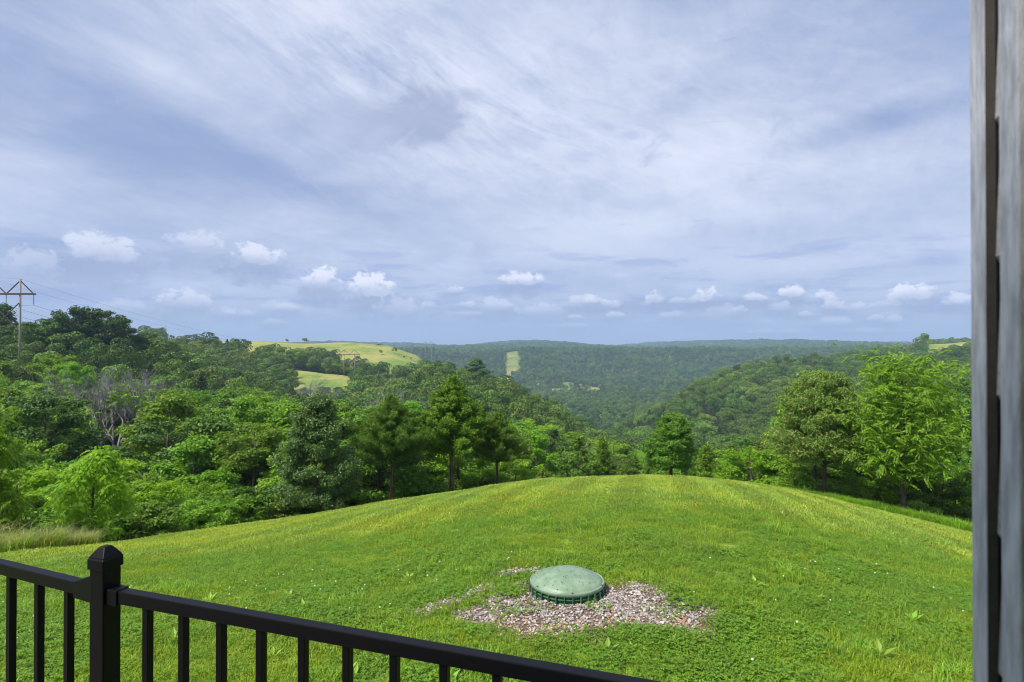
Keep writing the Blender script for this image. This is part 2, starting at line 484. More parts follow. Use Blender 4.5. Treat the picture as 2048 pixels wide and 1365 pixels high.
def T_of(d):
    return np.interp(d, [20, 35, 60, 100, 150, 400, 5000], [4.5, 5.5, 7.0, 8.5, 10, 11, 12])


DG = np.array([32, 45, 60, 80, 100, 125, 150, 175, 200, 230, 260, 280, 300, 330, 360, 400, 430, 450, 480, 520, 600, 700, 800, 950, 1050, 1150, 1250, 1350, 1450, 1600, 2000, 2400, 3200, 4500], float)
c_, g_ = 'c', 'g'
FAR = [(1600, c_, 702), (2000, c_, 694), (2400, c_, 689.5), (3200, c_, 687), (4500, c_, 690)]
COLS = {
    -900: [(32, c_, 860), (60, c_, 780), (112, c_, 720), (150, c_, 660), (250, c_, 660), (600, c_, 690)],
    -100: [(32, c_, 850), (50, c_, 785), (80, c_, 735), (100, c_, 708), (140, c_, 640), (200, c_, 655), (400, c_, 690)],
    100: [(32, c_, 855), (50, c_, 795), (80, c_, 745), (105, c_, 705), (145, c_, 645), (200, c_, 655), (400, c_, 690)],
    200: [(32, c_, 862), (50, c_, 815), (80, c_, 760), (110, c_, 722), (145, c_, 652), (180, c_, 650), (250, c_, 690), (600, c_, 700)],
    300: [(32, c_, 868), (50, c_, 830), (80, c_, 775), (110, c_, 740), (160, c_, 680), (200, c_, 682), (300, c_, 692), (420, g_, 684), (600, g_, 700)],
    400: [(32, c_, 875), (50, c_, 840), (80, c_, 792), (120, c_, 755), (170, c_, 722), (230, c_, 706), (300, c_, 696), (340, g_, 692), (430, g_, 679), (520, g_, 700), (700, g_, 730), (1150, c_, 740), (1350, c_, 700)],
    500: [(32, c_, 875), (50, c_, 845), (80, c_, 805), (120, c_, 775), (200, c_, 745), (250, c_, 735), (300, c_, 705), (350, g_, 700), (440, g_, 681), (520, g_, 700), (700, g_, 740), (1150, c_, 740), (1350, c_, 700)],
    600: [(32, c_, 875), (50, c_, 850), (80, c_, 818), (120, c_, 800), (200, c_, 790), (240, g_, 790), (262, g_, 772), (300, g_, 743), (330, c_, 706), (380, g_, 700), (445, g_, 683.5), (520, g_, 700), (700, g_, 750), (1150, c_, 745), (1350, c_, 698)],
    700: [(32, c_, 875), (60, c_, 840), (120, c_, 805), (200, c_, 785), (255, g_, 782), (280, g_, 760), (300, g_, 752), (330, c_, 738), (360, g_, 725), (448, g_, 686), (520, g_, 700), (800, c_, 770), (1150, c_, 745), (1350, c_, 694)],
    780: [(32, c_, 872), (60, c_, 835), (120, c_, 802), (200, c_, 775), (260, c_, 765), (300, c_, 752), (340, g_, 748), (400, g_, 715), (450, g_, 693), (520, g_, 705), (800, c_, 780), (1150, c_, 745), (1350, c_, 692)],
    835: [(32, c_, 877), (60, c_, 846), (120, c_, 802), (200, c_, 757), (250, c_, 738), (300, c_, 748), (335, g_, 756), (400, g_, 728), (450, g_, 709), (490, g_, 716), (600, g_, 760), (800, c_, 785), (1150, c_, 745), (1350, c_, 695)],
    870: [(32, c_, 880), (60, c_, 850), (120, c_, 800), (200, c_, 745), (240, c_, 716), (280, c_, 740), (330, g_, 765), (400, g_, 745), (430, g_, 736), (500, g_, 760), (800, c_, 790), (1150, c_, 745), (1350, c_, 697)],
    960: [(32, c_, 890), (60, c_, 860), (120, c_, 820), (200, c_, 758), (240, c_, 724), (300, c_, 760), (500, c_, 820), (800, c_, 800), (1000, c_, 770), (1150, c_, 742), (1350, c_, 701)],
    1030: [(32, c_, 895), (60, c_, 870), (120, c_, 830), (200, c_, 778), (235, c_, 756), (300, c_, 800), (500, c_, 840), (800, c_, 790), (1000, c_, 760), (1150, c_, 735), (1330, c_, 694)],
    1110: [(32, c_, 897), (60, c_, 880), (120, c_, 850), (200, c_, 815), (230, c_, 806), (300, c_, 830), (500, c_, 840), (700, c_, 800), (950, c_, 763), (1150, c_, 742), (1350, c_, 693)],
    1200: [(32, c_, 897), (60, c_, 890), (120, c_, 890), (190, c_, 864), (250, c_, 868), (350, c_, 870), (500, c_, 840), (700, c_, 800), (950, c_, 772), (1150, c_, 750), (1380, c_, 691)],
    1300: [(32, c_, 902), (60, c_, 905), (120, c_, 900), (200, c_, 880), (280, c_, 835), (330, c_, 812), (420, c_, 840), (600, c_, 815), (750, c_, 795), (950, c_, 775), (1150, c_, 745), (1380, c_, 690)],
    1400: [(32, c_, 907), (60, c_, 905), (120, c_, 900), (200, c_, 870), (300, c_, 802), (400, c_, 757), (500, c_, 790), (750, c_, 790), (950, c_, 765), (1150, c_, 735), (1380, c_, 690)],
    1470: [(32, c_, 907), (60, c_, 900), (120, c_, 895), (200, c_, 865), (300, c_, 795), (430, c_, 722), (550, c_, 750), (800, c_, 770), (1150, c_, 722), (1380, c_, 690)],
    1560: [(32, c_, 895), (60, c_, 890), (120, c_, 880), (200, c_, 850), (300, c_, 785), (450, c_, 710), (550, c_, 740), (800, c_, 770), (1150, c_, 715), (1380, c_, 691)],
    1650: [(32, c_, 880), (60, c_, 865), (120, c_, 860), (200, c_, 830), (300, c_, 775), (450, c_, 706), (550, c_, 720), (800, c_, 740), (1380, c_, 692)],
    1760: [(32, c_, 850), (60, c_, 830), (120, c_, 820), (200, c_, 790), (300, c_, 750), (450, c_, 697), (520, c_, 700), (1380, c_, 692)],
    1822: [(32, c_, 838), (60, c_, 808), (120, c_, 795), (200, c_, 775), (300, c_, 743), (430, c_, 700), (500, c_, 697), (600, c_, 702), (1380, c_, 693)],
    1850: [(32, c_, 835), (60, c_, 800), (120, c_, 790), (200, c_, 770), (300, c_, 740), (430, c_, 700), (500, g_, 690), (600, g_, 700), (1380, c_, 693)],
    1940: [(32, c_, 815), (60, c_, 775), (120, c_, 765), (200, c_, 750), (300, c_, 722), (400, g_, 712), (500, g_, 684), (600, g_, 690), (1380, c_, 693)],
    3200: [(32, c_, 830), (60, c_, 775), (120, c_, 765), (200, c_, 750), (300, c_, 725), (400, g_, 712), (500, g_, 684), (600, g_, 690), (1380, c_, 693)],
}
CPX = np.array(sorted(COLS), float)
CZ = []
for k_ in sorted(COLS):
    L_ = COLS[k_] + [q for q in FAR if q[0] > COLS[k_][-1][0] + 100]
    dd = np.array([q[0] for q in L_], float)
    zz = np.array([-(q[2] - HY) / F * q[0] - (float(T_of(q[0])) if q[1] == 'c' else 0.0) for q in L_])
    CZ.append(np.interp(DG, dd, zz))
CZ = np.array(CZ)


def px_of(x, y):
    return 1024 + F * x / np.maximum(y, 1e-3)


def height(x, y):
    x = np.atleast_1d(np.asarray(x, float)); y = np.atleast_1d(np.asarray(y, float))
    r = np.hypot(x, y)
    az = np.arctan2(x, y)
    azc = np.clip(az, -1.05, 1.05)
    d = r * np.cos(azc)
    px = np.clip(1024 + F * np.tan(azc), -900, 3200)
    s = np.interp(px, LPX, LSL); R = np.interp(px, LPX, LR)
    # lawn: a soft shoulder falling away from the house
    d0, z0 = 3.5, -2.085
    m0 = -np.interp(px, [-900, 400, 800, 1050, 1500, 1940], [0.25, 0.20, 0.12, 0.035, 0.035, 0.20])
    w = np.clip((d - d0) / (R - d0), 0, 1)
    L = R - d0
    zR = -s * R
    h00 = 2 * w**3 - 3 * w**2 + 1; h10 = w**3 - 2 * w**2 + w; h01 = -2 * w**3 + 3 * w**2; h11 = w**3 - w**2
    zl = h00 * z0 + h10 * L * m0 + h01 * zR + h11 * L * (-s)
    # beyond the lawn
    i = np.clip(np.searchsorted(CPX, px) - 1, 0, len(CPX) - 2)
    u = (px - CPX[i]) / (CPX[i + 1] - CPX[i]); u = np.clip(u, 0, 1)
    j = np.clip(np.searchsorted(DG, d) - 1, 0, len(DG) - 2)
    v = np.clip((d - DG[j]) / (DG[j + 1] - DG[j]), 0, 1)
    zc = (CZ[i, j] * (1 - u) + CZ[i + 1, j] * u) * (1 - v) + (CZ[i, j + 1] * (1 - u) + CZ[i + 1, j + 1] * u) * v
    z32 = CZ[i, 0] * (1 - u) + CZ[i + 1, 0] * u
    dipw = np.clip((45 - d) / 13, 0, 1)
    z32n = np.minimum(z32, -s * 32 - 1.6)
    zc = zc + (z32n - z32) * dipw
    z32 = z32n
    q = np.clip((d - R) / (32 - R), 0, 1)
    zm = zR * (1 - q) + z32 * q - s * (32 - R) * 0.22 * np.sin(np.pi * q)
    z = np.where(d <= R, zl, np.where(d < 32, zm, zc))
    # natural unevenness
    far = np.clip((d - 40) / 200, 0, 1) * (1 + np.clip((d - 500) / 900, 0, 1.2))
    z = z + far * (1.1 * np.sin(x * 0.031 + 1.3 + 0.6 * np.sin(y * 0.017)) * np.cos(y * 0.023 + 0.4) + 0.7 * np.sin(x * 0.071 + y * 0.05) )
    z = z + np.clip((d - 1350) / 500, 0, 1) * (1.5 + 0.0 * x) * ((3 + 5 * np.clip((d - 1800) / 600, 0, 1)) * np.sin(x * 0.0052 + 1.0 + 0.9 * np.sin(x * 0.0021)) + 2.5 * np.sin(x * 0.013 + y * 0.004 + 2)) * (1 + 0.4 * np.sin(x * 0.0011))
    fold = np.clip((d - 620) / 250, 0, 1) * np.clip((1420 - d) / 150, 0, 1)
    rav = x + 60 * np.sin(y * 0.006) + 0.25 * (y - 1000)
    z = z + fold * (8.5 * (np.abs(np.sin(rav * 0.0125)) - 0.64) + 3.5 * (np.abs(np.sin(rav * 0.031 + 1 + y * 0.004)) - 0.64)) * np.clip(np.abs(x - 2) / 60, 0.1, 1)
    near = np.clip((d - 4) / 6, 0, 1) * np.clip((R + 4 - d) / 8, 0, 1)
    z = z + near * 0.03 * (np.sin(x * 1.1 + 0.5 * y) * np.cos(y * 0.8 - x * 0.3))
    b = np.clip((np.abs(az) - 1.05) / 0.6, 0, 1); b = b * b * (3 - 2 * b)
    z = z * (1 - b) + (-2.1 - 0.012 * r) * b
    return z


def h1(x, y):
    return float(height(x, y)[0])


def lawn_edge(px):
    return np.interp(px, LPX, LR)


def meadow_mask(x, y):
    """1 on open hay ground, 0 in the woods"""
    x = np.atleast_1d(np.asarray(x, float)); y = np.atleast_1d(np.asarray(y, float))
    d = y; px = px_of(x, y)
    wv = 9 * np.sin(x * 0.06 + 1) + 6 * np.sin(x * 0.13 + y * 0.05)
    m = np.zeros_like(d)
    lo = np.interp(px, [330, 400, 480, 560, 700, 780, 830, 870, 900], [345, 335, 345, 345, 350, 330, 338, 350, 360])
    m = np.where((px > 325) & (px < 905) & (d > lo + wv * 0.6) & (d < 640), 1.0, m)
    m = np.where((px > 575 + wv) & (px < 716) & (d > 232) & (d < 306), 1.0, m)
    m = np.where((px > 1850 + 3 * np.sin(d * .05)) & (d > 395) & (d < 700), 1.0, m)
    m = np.where((x > -13.5 + 1.6 * np.sin(y * .05)) & (x < 18 + 1.6 * np.sin(y * .07 + 1)) & (d > 1120) & (d < 1400), 0.8, m)
    m = np.where((x > -28) & (x < 0) & (d > 1040) & (d < 1125), 1.0, m)
    m = np.where((px > 1075 + wv) & (px < 1215 + wv) & (d > 885 + wv) & (d < 1010 + 2 * wv) & (np.sin(x * 0.11 + 2 * np.sin(d * 0.05)) + np.sin(d * 0.13 + x * 0.04) > -0.35), 1.0, m)
    m = np.where((px > 1010) & (px < 1085) & (np.abs(d - 1040 - wv) < 12), 1.0, m)
    return m


def build_land():
    az = np.concatenate([np.linspace(-180, -52, 28)[:-1], np.linspace(-52, 52, 330), np.linspace(52, 180, 28)[1:]])
    az = np.radians(az)
    rr = np.concatenate([[0.2, 1.0, 2.0], np.linspace(3, 34, 78), 34 * (4600 / 34) ** (np.linspace(0, 1, 190)[1:] ** 0.95)])
    A, Rr = np.meshgrid(az, rr, indexing='ij')
    X = Rr * np.sin(A); Y = Rr * np.cos(A)
    Z = height(X.ravel(), Y.ravel())
    V = np.stack([X.ravel(), Y.ravel(), Z], 1)
    na, nr = len(az), len(rr)
    I, J = np.meshgrid(np.arange(na - 1), np.arange(nr - 1), indexing='ij')
    a = (I * nr + J).ravel(); b = a + 1; c = a + nr + 1; d = a + nr
    Fc = np.stack([a, b, c, d], 1)
    cx = V[Fc].mean(axis=1)
    px = np.clip(px_of(cx[:, 0], cx[:, 1]), -900, 3200)
    rad = np.hypot(cx[:, 0], cx[:, 1])
    front = np.abs(np.arctan2(cx[:, 0], cx[:, 1])) < 1.05
    dep = np.where(front, cx[:, 1], rad * 0.5)
    is_lawn = dep < np.where(front, lawn_edge(px) + 0.9, 8)
    is_hill = (~is_lawn) & (rad > 150)
    meadow = meadow_mask(V[:, 0], V[:, 1])
    vpx = np.clip(px_of(V[:, 0], V[:, 1]), -900, 3200)
    lawn = np.clip((lawn_edge(vpx) + 1.2 - V[:, 1]) / 0.7, 0, 1)
    lawn = np.where(np.abs(A.ravel()) < 1.05, lawn, 1.0)
    for name, sel in (('lawn', is_lawn), ('ground', ~is_lawn & ~is_hill), ('hills', is_hill)):
        f = Fc[sel]
        used = np.unique(f)
        remap = np.zeros(len(V), dtype=np.int64); remap[used] = np.arange(len(used))
        me = np_mesh(name, V[used], remap[f][:, ::-1], [M['land']], smooth=True)
        for nm, arr in (('meadow', meadow), ('lawn', lawn)):
            at = me.attributes.new(nm, 'FLOAT', 'POINT')
            at.data.foreach_set('value', arr[used].astype(np.float32))
        o = bpy.data.objects.new(name, me)
        link(o); tag(o, kind='structure')


build_land()

# ------------------------------------------------------------------ plants
def unit(v):
    return v / np.maximum(np.linalg.norm(v, axis=1, keepdims=True), 1e-9)


def leaf_quads(C, N, L, W, rng, T=None):
    """diamond shaped leaves at C facing N, long axis T (or random)"""
    n = len(C)
    N = unit(N)
    if T is None:
        T = rng.normal(size=(n, 3))
    T = T - (T * N).sum(1, keepdims=True) * N
    T = unit(T)
    B = np.cross(N, T)
    L = (np.ones(n) * L)[:, None]; W = (np.ones(n) * W)[:, None]
    P = np.stack([C - T * L * 0.5, C + B * W * 0.5 + T * L * 0.05, C + T * L * 0.5 - N * L * 0.12, C - B * W * 0.5 + T * L * 0.05], 1)
    V = P.reshape(-1, 3)
    Fq = np.arange(4 * n).reshape(n, 4)
    return V, Fq


def join_parts(parts):
    V = []; Fs = []; b = 0
    for v, f in parts:
        V.append(v); Fs.append(f + b); b += len(v)
    return np.concatenate(V), np.concatenate(Fs)


def skeleton(seed, H, cb, R, nl, profile, rise=0.35, nsub=4, fork=1, lean=0.03, trunk_r=None):
    """trunk and limbs; returns branch MB and the anchor points where leaf clumps grow"""
    rng = np.random.default_rng(seed)
    mb = MB()
    tr = trunk_r or H * 0.018
    pts = []
    for i in range(8):
        t = i / 7 * 0.93
        pts.append(Vector((math.sin(t * 5 + seed) * lean * H * t, math.cos(t * 4 + seed * 2) * lean * H * t, t * H)))
    mb.tube([Vector((0, 0, -0.5))] + pts, [tr * 1.35] + [tr * (1.15 - 1.05 * i / 7) + 0.004 for i in range(8)], 8)

    def on_trunk(z):
        t = min(max(z / (0.93 * H), 0), 1) * 7
        i = min(int(t), 6)
        return pts[i].lerp(pts[i + 1], t - i)
    anchors = []
    for i in range(nl):
        t = cb + (0.97 - cb) * ((i + rng.uniform(0, 0.8)) / nl)
        a = i * 2.399963 + rng.uniform(-0.4, 0.4) + seed
        Ln = R * profile((t - cb) / (1 - cb)) * rng.uniform(0.72, 1.12)
        z1 = t * H
        z0 = max(cb * H * 0.8, z1 - Ln * rise - 0.05 * H)
        p0 = on_trunk(z0)
        p2 = on_trunk(z1) + Vector((math.cos(a) * Ln, math.sin(a) * Ln, 0))
        p1 = p0.lerp(p2, 0.5) + Vector((0, 0, 0.06 * Ln))
        r0 = tr * 0.42 * (1.1 - t)
        mb.tube([p0, p1, p2], [r0 + 0.006, r0 * 0.6 + 0.004, 0.004], 5, caps=False)
        anchors.append((p2, 1.0)); anchors.append((p0.lerp(p2, 0.78), 0.9))
        if Ln > 0.5 * R:
            anchors.append((p0.lerp(p2, 0.5), 0.8))
        for k in range(nsub):
            q0 = p0.lerp(p2, rng.uniform(0.35, 0.9))
            b = a + rng.choice([-1, 1]) * rng.uniform(0.5, 1.3)
            ln = Ln * rng.uniform(0.25, 0.5)
            q1 = q0 + Vector((math.cos(b) * ln, math.sin(b) * ln, ln * rng.uniform(-0.1, 0.7)))
            mb.tube([q0, q1], [r0 * 0.35 + 0.003, 0.003], 4, caps=False)
            anchors.append((q1, 0.8))
    top = on_trunk(0.93 * H)
    anchors.append((top + Vector((0, 0, 0.03 * H)), 0.8))
    return mb, anchors


def crown_leaves(seed, anchors, clump, nper, L, W, flat=0.65, up=0.7, out=0.6, zmin=0.0, center=None, jitter=0.9):
    rng = np.random.default_rng(seed + 99)
    A = np.array([tuple(a[0]) for a in anchors]); S = np.array([a[1] for a in anchors])
    n = len(A) * nper
    idx = np.repeat(np.arange(len(A)), nper)
    off = rng.normal(size=(n, 3)); off = unit(off) * (rng.uniform(0, 1, (n, 1)) ** 0.45)
    cs = (clump * S * rng.uniform(0.7, 1.25, len(A)))[idx][:, None]
    P = A[idx] + off * cs * np.array([1, 1, flat])
    N = off * out + np.array([0, 0, up]) + rng.normal(size=(n, 3)) * jitter * 0.6
    T = off + rng.normal(size=(n, 3)) * 0.6 + np.array([0, 0, -0.25])
    keep = P[:, 2] > zmin
    P, N, T = P[keep], N[keep], T[keep]
    sc = rng.uniform(0.7, 1.25, len(P))
    return leaf_quads(P, N, L * sc, W * sc, rng, T)


def frond_leaves(seed, anchors, nper, flen, npair, droop=0.5, lw=0.06, ll=0.16, spread=0.3, zmin=0):
    """compound leaves: paired leaflets on an arching stalk, star-like round every twig end"""
    rng = np.random.default_rng(seed + 5)
    Cs = []; Ns = []; Ts = []; Ls = []
    for (p, s_) in anchors:
        p = np.array(tuple(p))
        for k in range(nper):
            a = rng.uniform(0, 2 * math.pi)
            el = rng.uniform(-0.45, 1.15)
            d = np.array([math.cos(a) * math.cos(el), math.sin(a) * math.cos(el), math.sin(el)])
            o = p + rng.normal(size=3) * spread * np.array([1, 1, 0.7])
            side = np.cross(d, [0, 0, 1.0]); side /= max(np.linalg.norm(side), 1e-6)
            fl = flen * rng.uniform(0.65, 1.1)
            for j in range(npair + 1):
                t = (j + 1) / (npair + 1)
                c = o + d * fl * t + np.array([0, 0, -1.0]) * droop * fl * t * t
                tang = d + np.array([0, 0, -2.0]) * droop * t
                nrm = np.cross(side, tang); nrm *= np.sign(nrm[2] + 1e-6)
                if j == npair:
                    Cs.append(c + tang * ll * 0.4); Ns.append(nrm); Ts.append(tang); Ls.append(1.0)
                else:
                    for sg in (-1, 1):
                        tt = side * sg + tang * 0.45 + np.array([0, 0, -0.3])
                        tt /= np.linalg.norm(tt)
                        Cs.append(c + tt * ll * 0.5); Ns.append(nrm + side * sg * 0.35 + rng.normal(size=3) * 0.15); Ts.append(tt); Ls.append(1.0 - 0.35 * abs(t - 0.45))
    Cs, Ns, Ts, Ls = np.array(Cs), np.array(Ns), np.array(Ts), np.array(Ls)
    k = Cs[:, 2] > zmin
    return leaf_quads(Cs[k], Ns[k], ll * Ls[k], lw * Ls[k], rng, Ts[k])


def cedar_parts(seed, H, cb, R, nb, profile, spray=0.34, nper=60, L=0.13, W=0.035, rise=0.5, tr=None, droop=0.0):
    """conifer: many rising branches feathered with narrow sprays"""
    rng = np.random.default_rng(seed)
    mb = MB()
    tr = tr or H * 0.018
    mb.tube([(0, 0, -0.5), (0, 0, 0), (0.02 * H, 0, 0.4 * H), (0, 0.01 * H, 0.97 * H)], [tr * 1.4, tr * 1.15, tr * 0.75, 0.01], 8)
    Cs = []; Ts = []
    for i in range(nb):
        t = ((i + rng.uniform(0, 1)) / nb)
        a = i * 2.399963 + rng.uniform(-0.5, 0.5)
        Ln = R * profile(t) * rng.uniform(0.68, 1.15) + 0.05
        z0 = (cb + (0.97 - cb) * t) * H
        p0 = np.array([0.01, 0, z0 - Ln * rise * 0.5])
        dr = np.array([math.cos(a), math.sin(a), rise * rng.uniform(0.6, 1.25)])
        p1 = p0 + dr * Ln * np.array([1, 1, 1]) - np.array([0, 0, droop * Ln])
        mb.tube([tuple(p0), tuple((p0 + p1) / 2 + np.array([0, 0, -0.04 * Ln])), tuple(p1)], [tr * 0.3 * (1.1 - t) + 0.004, tr * 0.15 * (1.1 - t) + 0.003, 0.003], 4, caps=False)
        m = max(8, int(nper * Ln / R * 1.3))
        u = rng.uniform(0.12, 1.03, m) ** 0.75
        w = spray * (0.5 + 0.5 * Ln / R) * (1.15 - u * 0.75)
        off = rng.normal(size=(m, 3)) * np.array([1, 1, 0.65]) * w[:, None] * 0.5
        c = p0 + (p1 - p0) * u[:, None] + off
        d = unit(dr[None, :] * 0.7 + off * 2.2 + rng.normal(size=(m, 3)) * 0.25 + np.array([0, 0, 0.35 - 1.2 * droop]))
        # each spray: a few needles-twigs fanned out
        for q in range(5):
            Cs.append(c + d * (q - 2) * L * 0.35 + rng.normal(size=(m, 3)) * 0.035)
            Ts.append(unit(d + rng.normal(size=(m, 3)) * 0.42))
    C = np.concatenate(Cs); T = np.concatenate(Ts)
    rng2 = np.random.default_rng(seed + 3)
    N = rng2.normal(size=C.shape) * 0.6 + np.array([0, 0, 0.7]) + unit(C * np.array([1, 1, 0])) * 0.5
    sc = rng2.uniform(0.7, 1.3, len(C))
    V, Fq = leaf_quads(C, N, L * sc, W * sc, rng2, T)
    return mb, V, Fq


def round_profile(t):
    return math.sqrt(max(0.03, 1 - ((t - 0.42) / 0.62) ** 2))


def egg_profile(t):
    return max(0.10, min(1.0, 0.62 + 1.6 * t) * (1 - t) ** 0.62 * 1.18)


def cone_profile(t):
    return max(0.05, min(1.0, 0.74 + 1.5 * t) * (1.0 - t) ** 0.92 * 1.12)


def tree_meshes(name, mb, V, Fq, leafm, barkm):
    trunk = mb.mesh(name + '_trunk', barkm, True)
    crown = np_mesh(name + '_crown', V, Fq, [leafm])
    return trunk, crown


def place_tree(kind, loc, meshes, rz=0.0, scale=1.0, label=None, cat='tree', group=None, crown_mat=None, parts=('trunk', 'crown')):
    o = empty(kind, loc, rz, scale)
    tag(o, label, cat, group)
    for nm, me in zip(parts, meshes):
        if me is None: continue
        c = bpy.data.objects.new(nm, me)
        link(c, o)
        if crown_mat is not None and nm == parts[1]:
            c.material_slots[0].link = 'OBJECT'
            c.material_slots[0].material = crown_mat
    return o


def at_px(px, d):
    x = (px - 1024) / F * d
    return x, d, h1(x, d)


HERO_SPOTS = []


def hero(kind, px, d, ytop, meshes, Hm, label, rz=0.0, wide=1.0, cat='tree', group=None, mat=None, ybase=None):
    x, y, z = at_px(px, d)
    ztop = -(ytop - HY) / F * d
    s = (ztop - z) / Hm
    HERO_SPOTS.append((x, y, 1.6))
    return place_tree(kind, (x, y, z), meshes, rz, (s * wide, s * wide, s), label, cat, group, mat)


# --- kinds of tree, each built once (heights in metres)
def make_broad(name, seed, H, cb, R, nl, clump, nper, L, W, lm, profile=round_profile, rise=0.4, nsub=4, bark='bark', trunk_r=None, flat=0.65, **kw):
    mb, an = skeleton(seed, H, cb, R, nl, profile, rise, nsub, trunk_r=trunk_r)
    V, Fq = crown_leaves(seed, an, clump, nper, L, W, zmin=cb * H * 0.75, flat=flat, **kw)
    return tree_meshes(name, mb, V, Fq, M[lm], M[bark])


def make_frond(name, seed, H, cb, R, nl, nper, flen, npair, lm, ll=0.15, lw=0.055, droop=0.45, spread=0.25, profile=round_profile, nsub=4, trunk_r=None, rise=0.55):
    mb, an = skeleton(seed, H, cb, R, nl, profile, rise, nsub, trunk_r=trunk_r)
    V, Fq = frond_leaves(seed, an, nper, flen, npair, droop, lw, ll, spread, zmin=cb * H * 0.7)
    return tree_meshes(name, mb, V, Fq, M[lm], M['bark'])


sapling = make_frond('sapling', 3, 3.3, 0.24, 0.98, 16, 9, 0.30, 6, 'bright', ll=0.115, lw=0.042, droop=0.75, spread=0.14, profile=egg_profile, trunk_r=0.045)
walnut = make_frond('walnut', 11, 7.0, 0.33, 2.15, 34, 10, 0.44, 9, 'walnut', ll=0.125, lw=0.042, droop=0.38, spread=0.40, nsub=6, rise=0.8, trunk_r=0.12)
silver_oak = make_broad('silver_oak', 21, 5.2, 0.12, 1.5, 52, 0.36, 150, 0.105, 0.045, 'silver', profile=egg_profile, trunk_r=0.06)
pin_oak = make_broad('pin_oak', 33, 6.0, 0.35, 2.5, 84, 0.44, 130, 0.12, 0.045, 'olive', profile=egg_profile, trunk_r=0.11, flat=0.6, rise=0.35)
maple = make_broad('maple', 41, 4.4, 0.20, 1.5, 44, 0.36, 120, 0.115, 0.06, 'mid', profile=egg_profile, trunk_r=0.08)

mbc, Vc, Fc_ = cedar_parts(51, 6.3, 0.42, 2.1, 170, cone_profile, spray=0.36, nper=92, L=0.16, W=0.036, rise=0.38, tr=0.115)
dark_cedar = tree_meshes('dark_cedar', mbc, Vc, Fc_, M['cedar'], M['bark_red'])
mbc, Vc, Fc_ = cedar_parts(57, 5.6, 0.48, 2.0, 115, cone_profile, spray=0.40, nper=70, L=0.19, W=0.030, rise=0.45, tr=0.095)
olive_cedar = tree_meshes('olive_cedar', mbc, Vc, Fc_, M['cedar_olive'], M['bark_red'])

hero('walnut_sapling', 190, 15.6, 893, sapling, 3.3, 'small yellow green sapling with drooping leaves beside the tall dry grass', rz=0.4, wide=1.10)
hero('walnut_sapling', -62, 13.2, 800, sapling, 3.3, 'bright sapling cut off by the photo edge, only its leaf tips showing', rz=2.0, wide=0.95)
hero('oak_tree', 637, 22.4, 782, silver_oak, 5.2, 'grey green oak with glossy leaves and thin trunk at the lawn edge', rz=1.0)
hero('cedar_tree', 782, 25.2, 786, olive_cedar, 5.6, 'thin olive green cedar with bare lower trunk, between the grey oak and the dark cedar', rz=0.5, cat='cedar')
hero('cedar_tree', 905, 26.6, 747, dark_cedar, 6.3, 'tallest dark green cedar with a pointed top and pale bare trunk', rz=2.2, cat='cedar')
hero('cedar_tree', 997, 27.6, 822, olive_cedar, 5.6, 'slim shaded cedar just beside the tallest dark cedar', rz=3.6, wide=0.95, cat='cedar')
hero('maple_tree', 1342, 28.2, 822, maple, 4.4, 'round dark green tree standing alone on the crest of the lawn', rz=0.2, wide=1.08, mat=M['deep'])
hero('oak_tree', 1647, 25.3, 733, pin_oak, 6.0, 'large dull green oak with yellow tinged leaf tips and a straight trunk', rz=0.9, wide=0.88)
hero('walnut_tree', 1805, 22.3, 698, walnut, 7.0, 'tall bright green tree with feathery leaves nearest the house wall', rz=0.0, wide=0.90)

OLD_OAKS = True
# kinds for the woods close by
near_kinds = {
    'broad_a': (make_broad('broad_a', 61, 6.0, 0.06, 2.0, 30, 0.46, 105, 0.15, 0.085, 'mid', nsub=3), 6.0),
    'broad_b': (make_broad('broad_b', 67, 6.0, 0.05, 2.2, 26, 0.52, 110, 0.15, 0.08, 'mid', profile=egg_profile, nsub=4), 6.0),
    'broad_c': (make_broad('broad_c', 71, 6.0, 0.08, 1.7, 24, 0.42, 130, 0.13, 0.06, 'deep', nsub=4, flat=0.5), 6.0),
    'frond': (make_frond('frond', 77, 6.0, 0.10, 2.0, 20, 8, 0.52, 6, 'bright', ll=0.19, lw=0.08, spread=0.3), 6.0),
}
mbc, Vc, Fc_ = cedar_parts(81, 6.0, 0.06, 1.5, 90, cone_profile, spray=0.42, nper=50, L=0.22, W=0.06, rise=0.4)
near_kinds['cedar'] = (tree_meshes('juniper', mbc, Vc, Fc_, M['cedar'], M['bark_red']), 6.0)
mid_kinds = {
    'mbroad_a': (make_broad('mbroad_a', 91, 9.0, 0.10, 3.4, 26, 0.90, 110, 0.26, 0.17, 'mid', nsub=3), 9.0),
    'mbroad_b': (make_broad('mbroad_b', 95, 9.0, 0.08, 3.0, 24, 0.85, 110, 0.25, 0.16, 'mid', nsub=3, profile=egg_profile), 9.0),
    'mbroad_c': (make_broad('mbroad_c', 99, 9.0, 0.14, 3.8, 28, 0.98, 110, 0.26, 0.17, 'mid', nsub=3, flat=0.5), 9.0),
}
mbc, Vc, Fc_ = cedar_parts(103, 9.0, 0.05, 2.0, 60, cone_profile, spray=0.7, nper=24, L=0.45, W=0.14, rise=0.4)
mid_kinds['mcedar'] = (tree_meshes('mid_juniper', mbc, Vc, Fc_, M['farc'], M['bark_red']), 9.0)
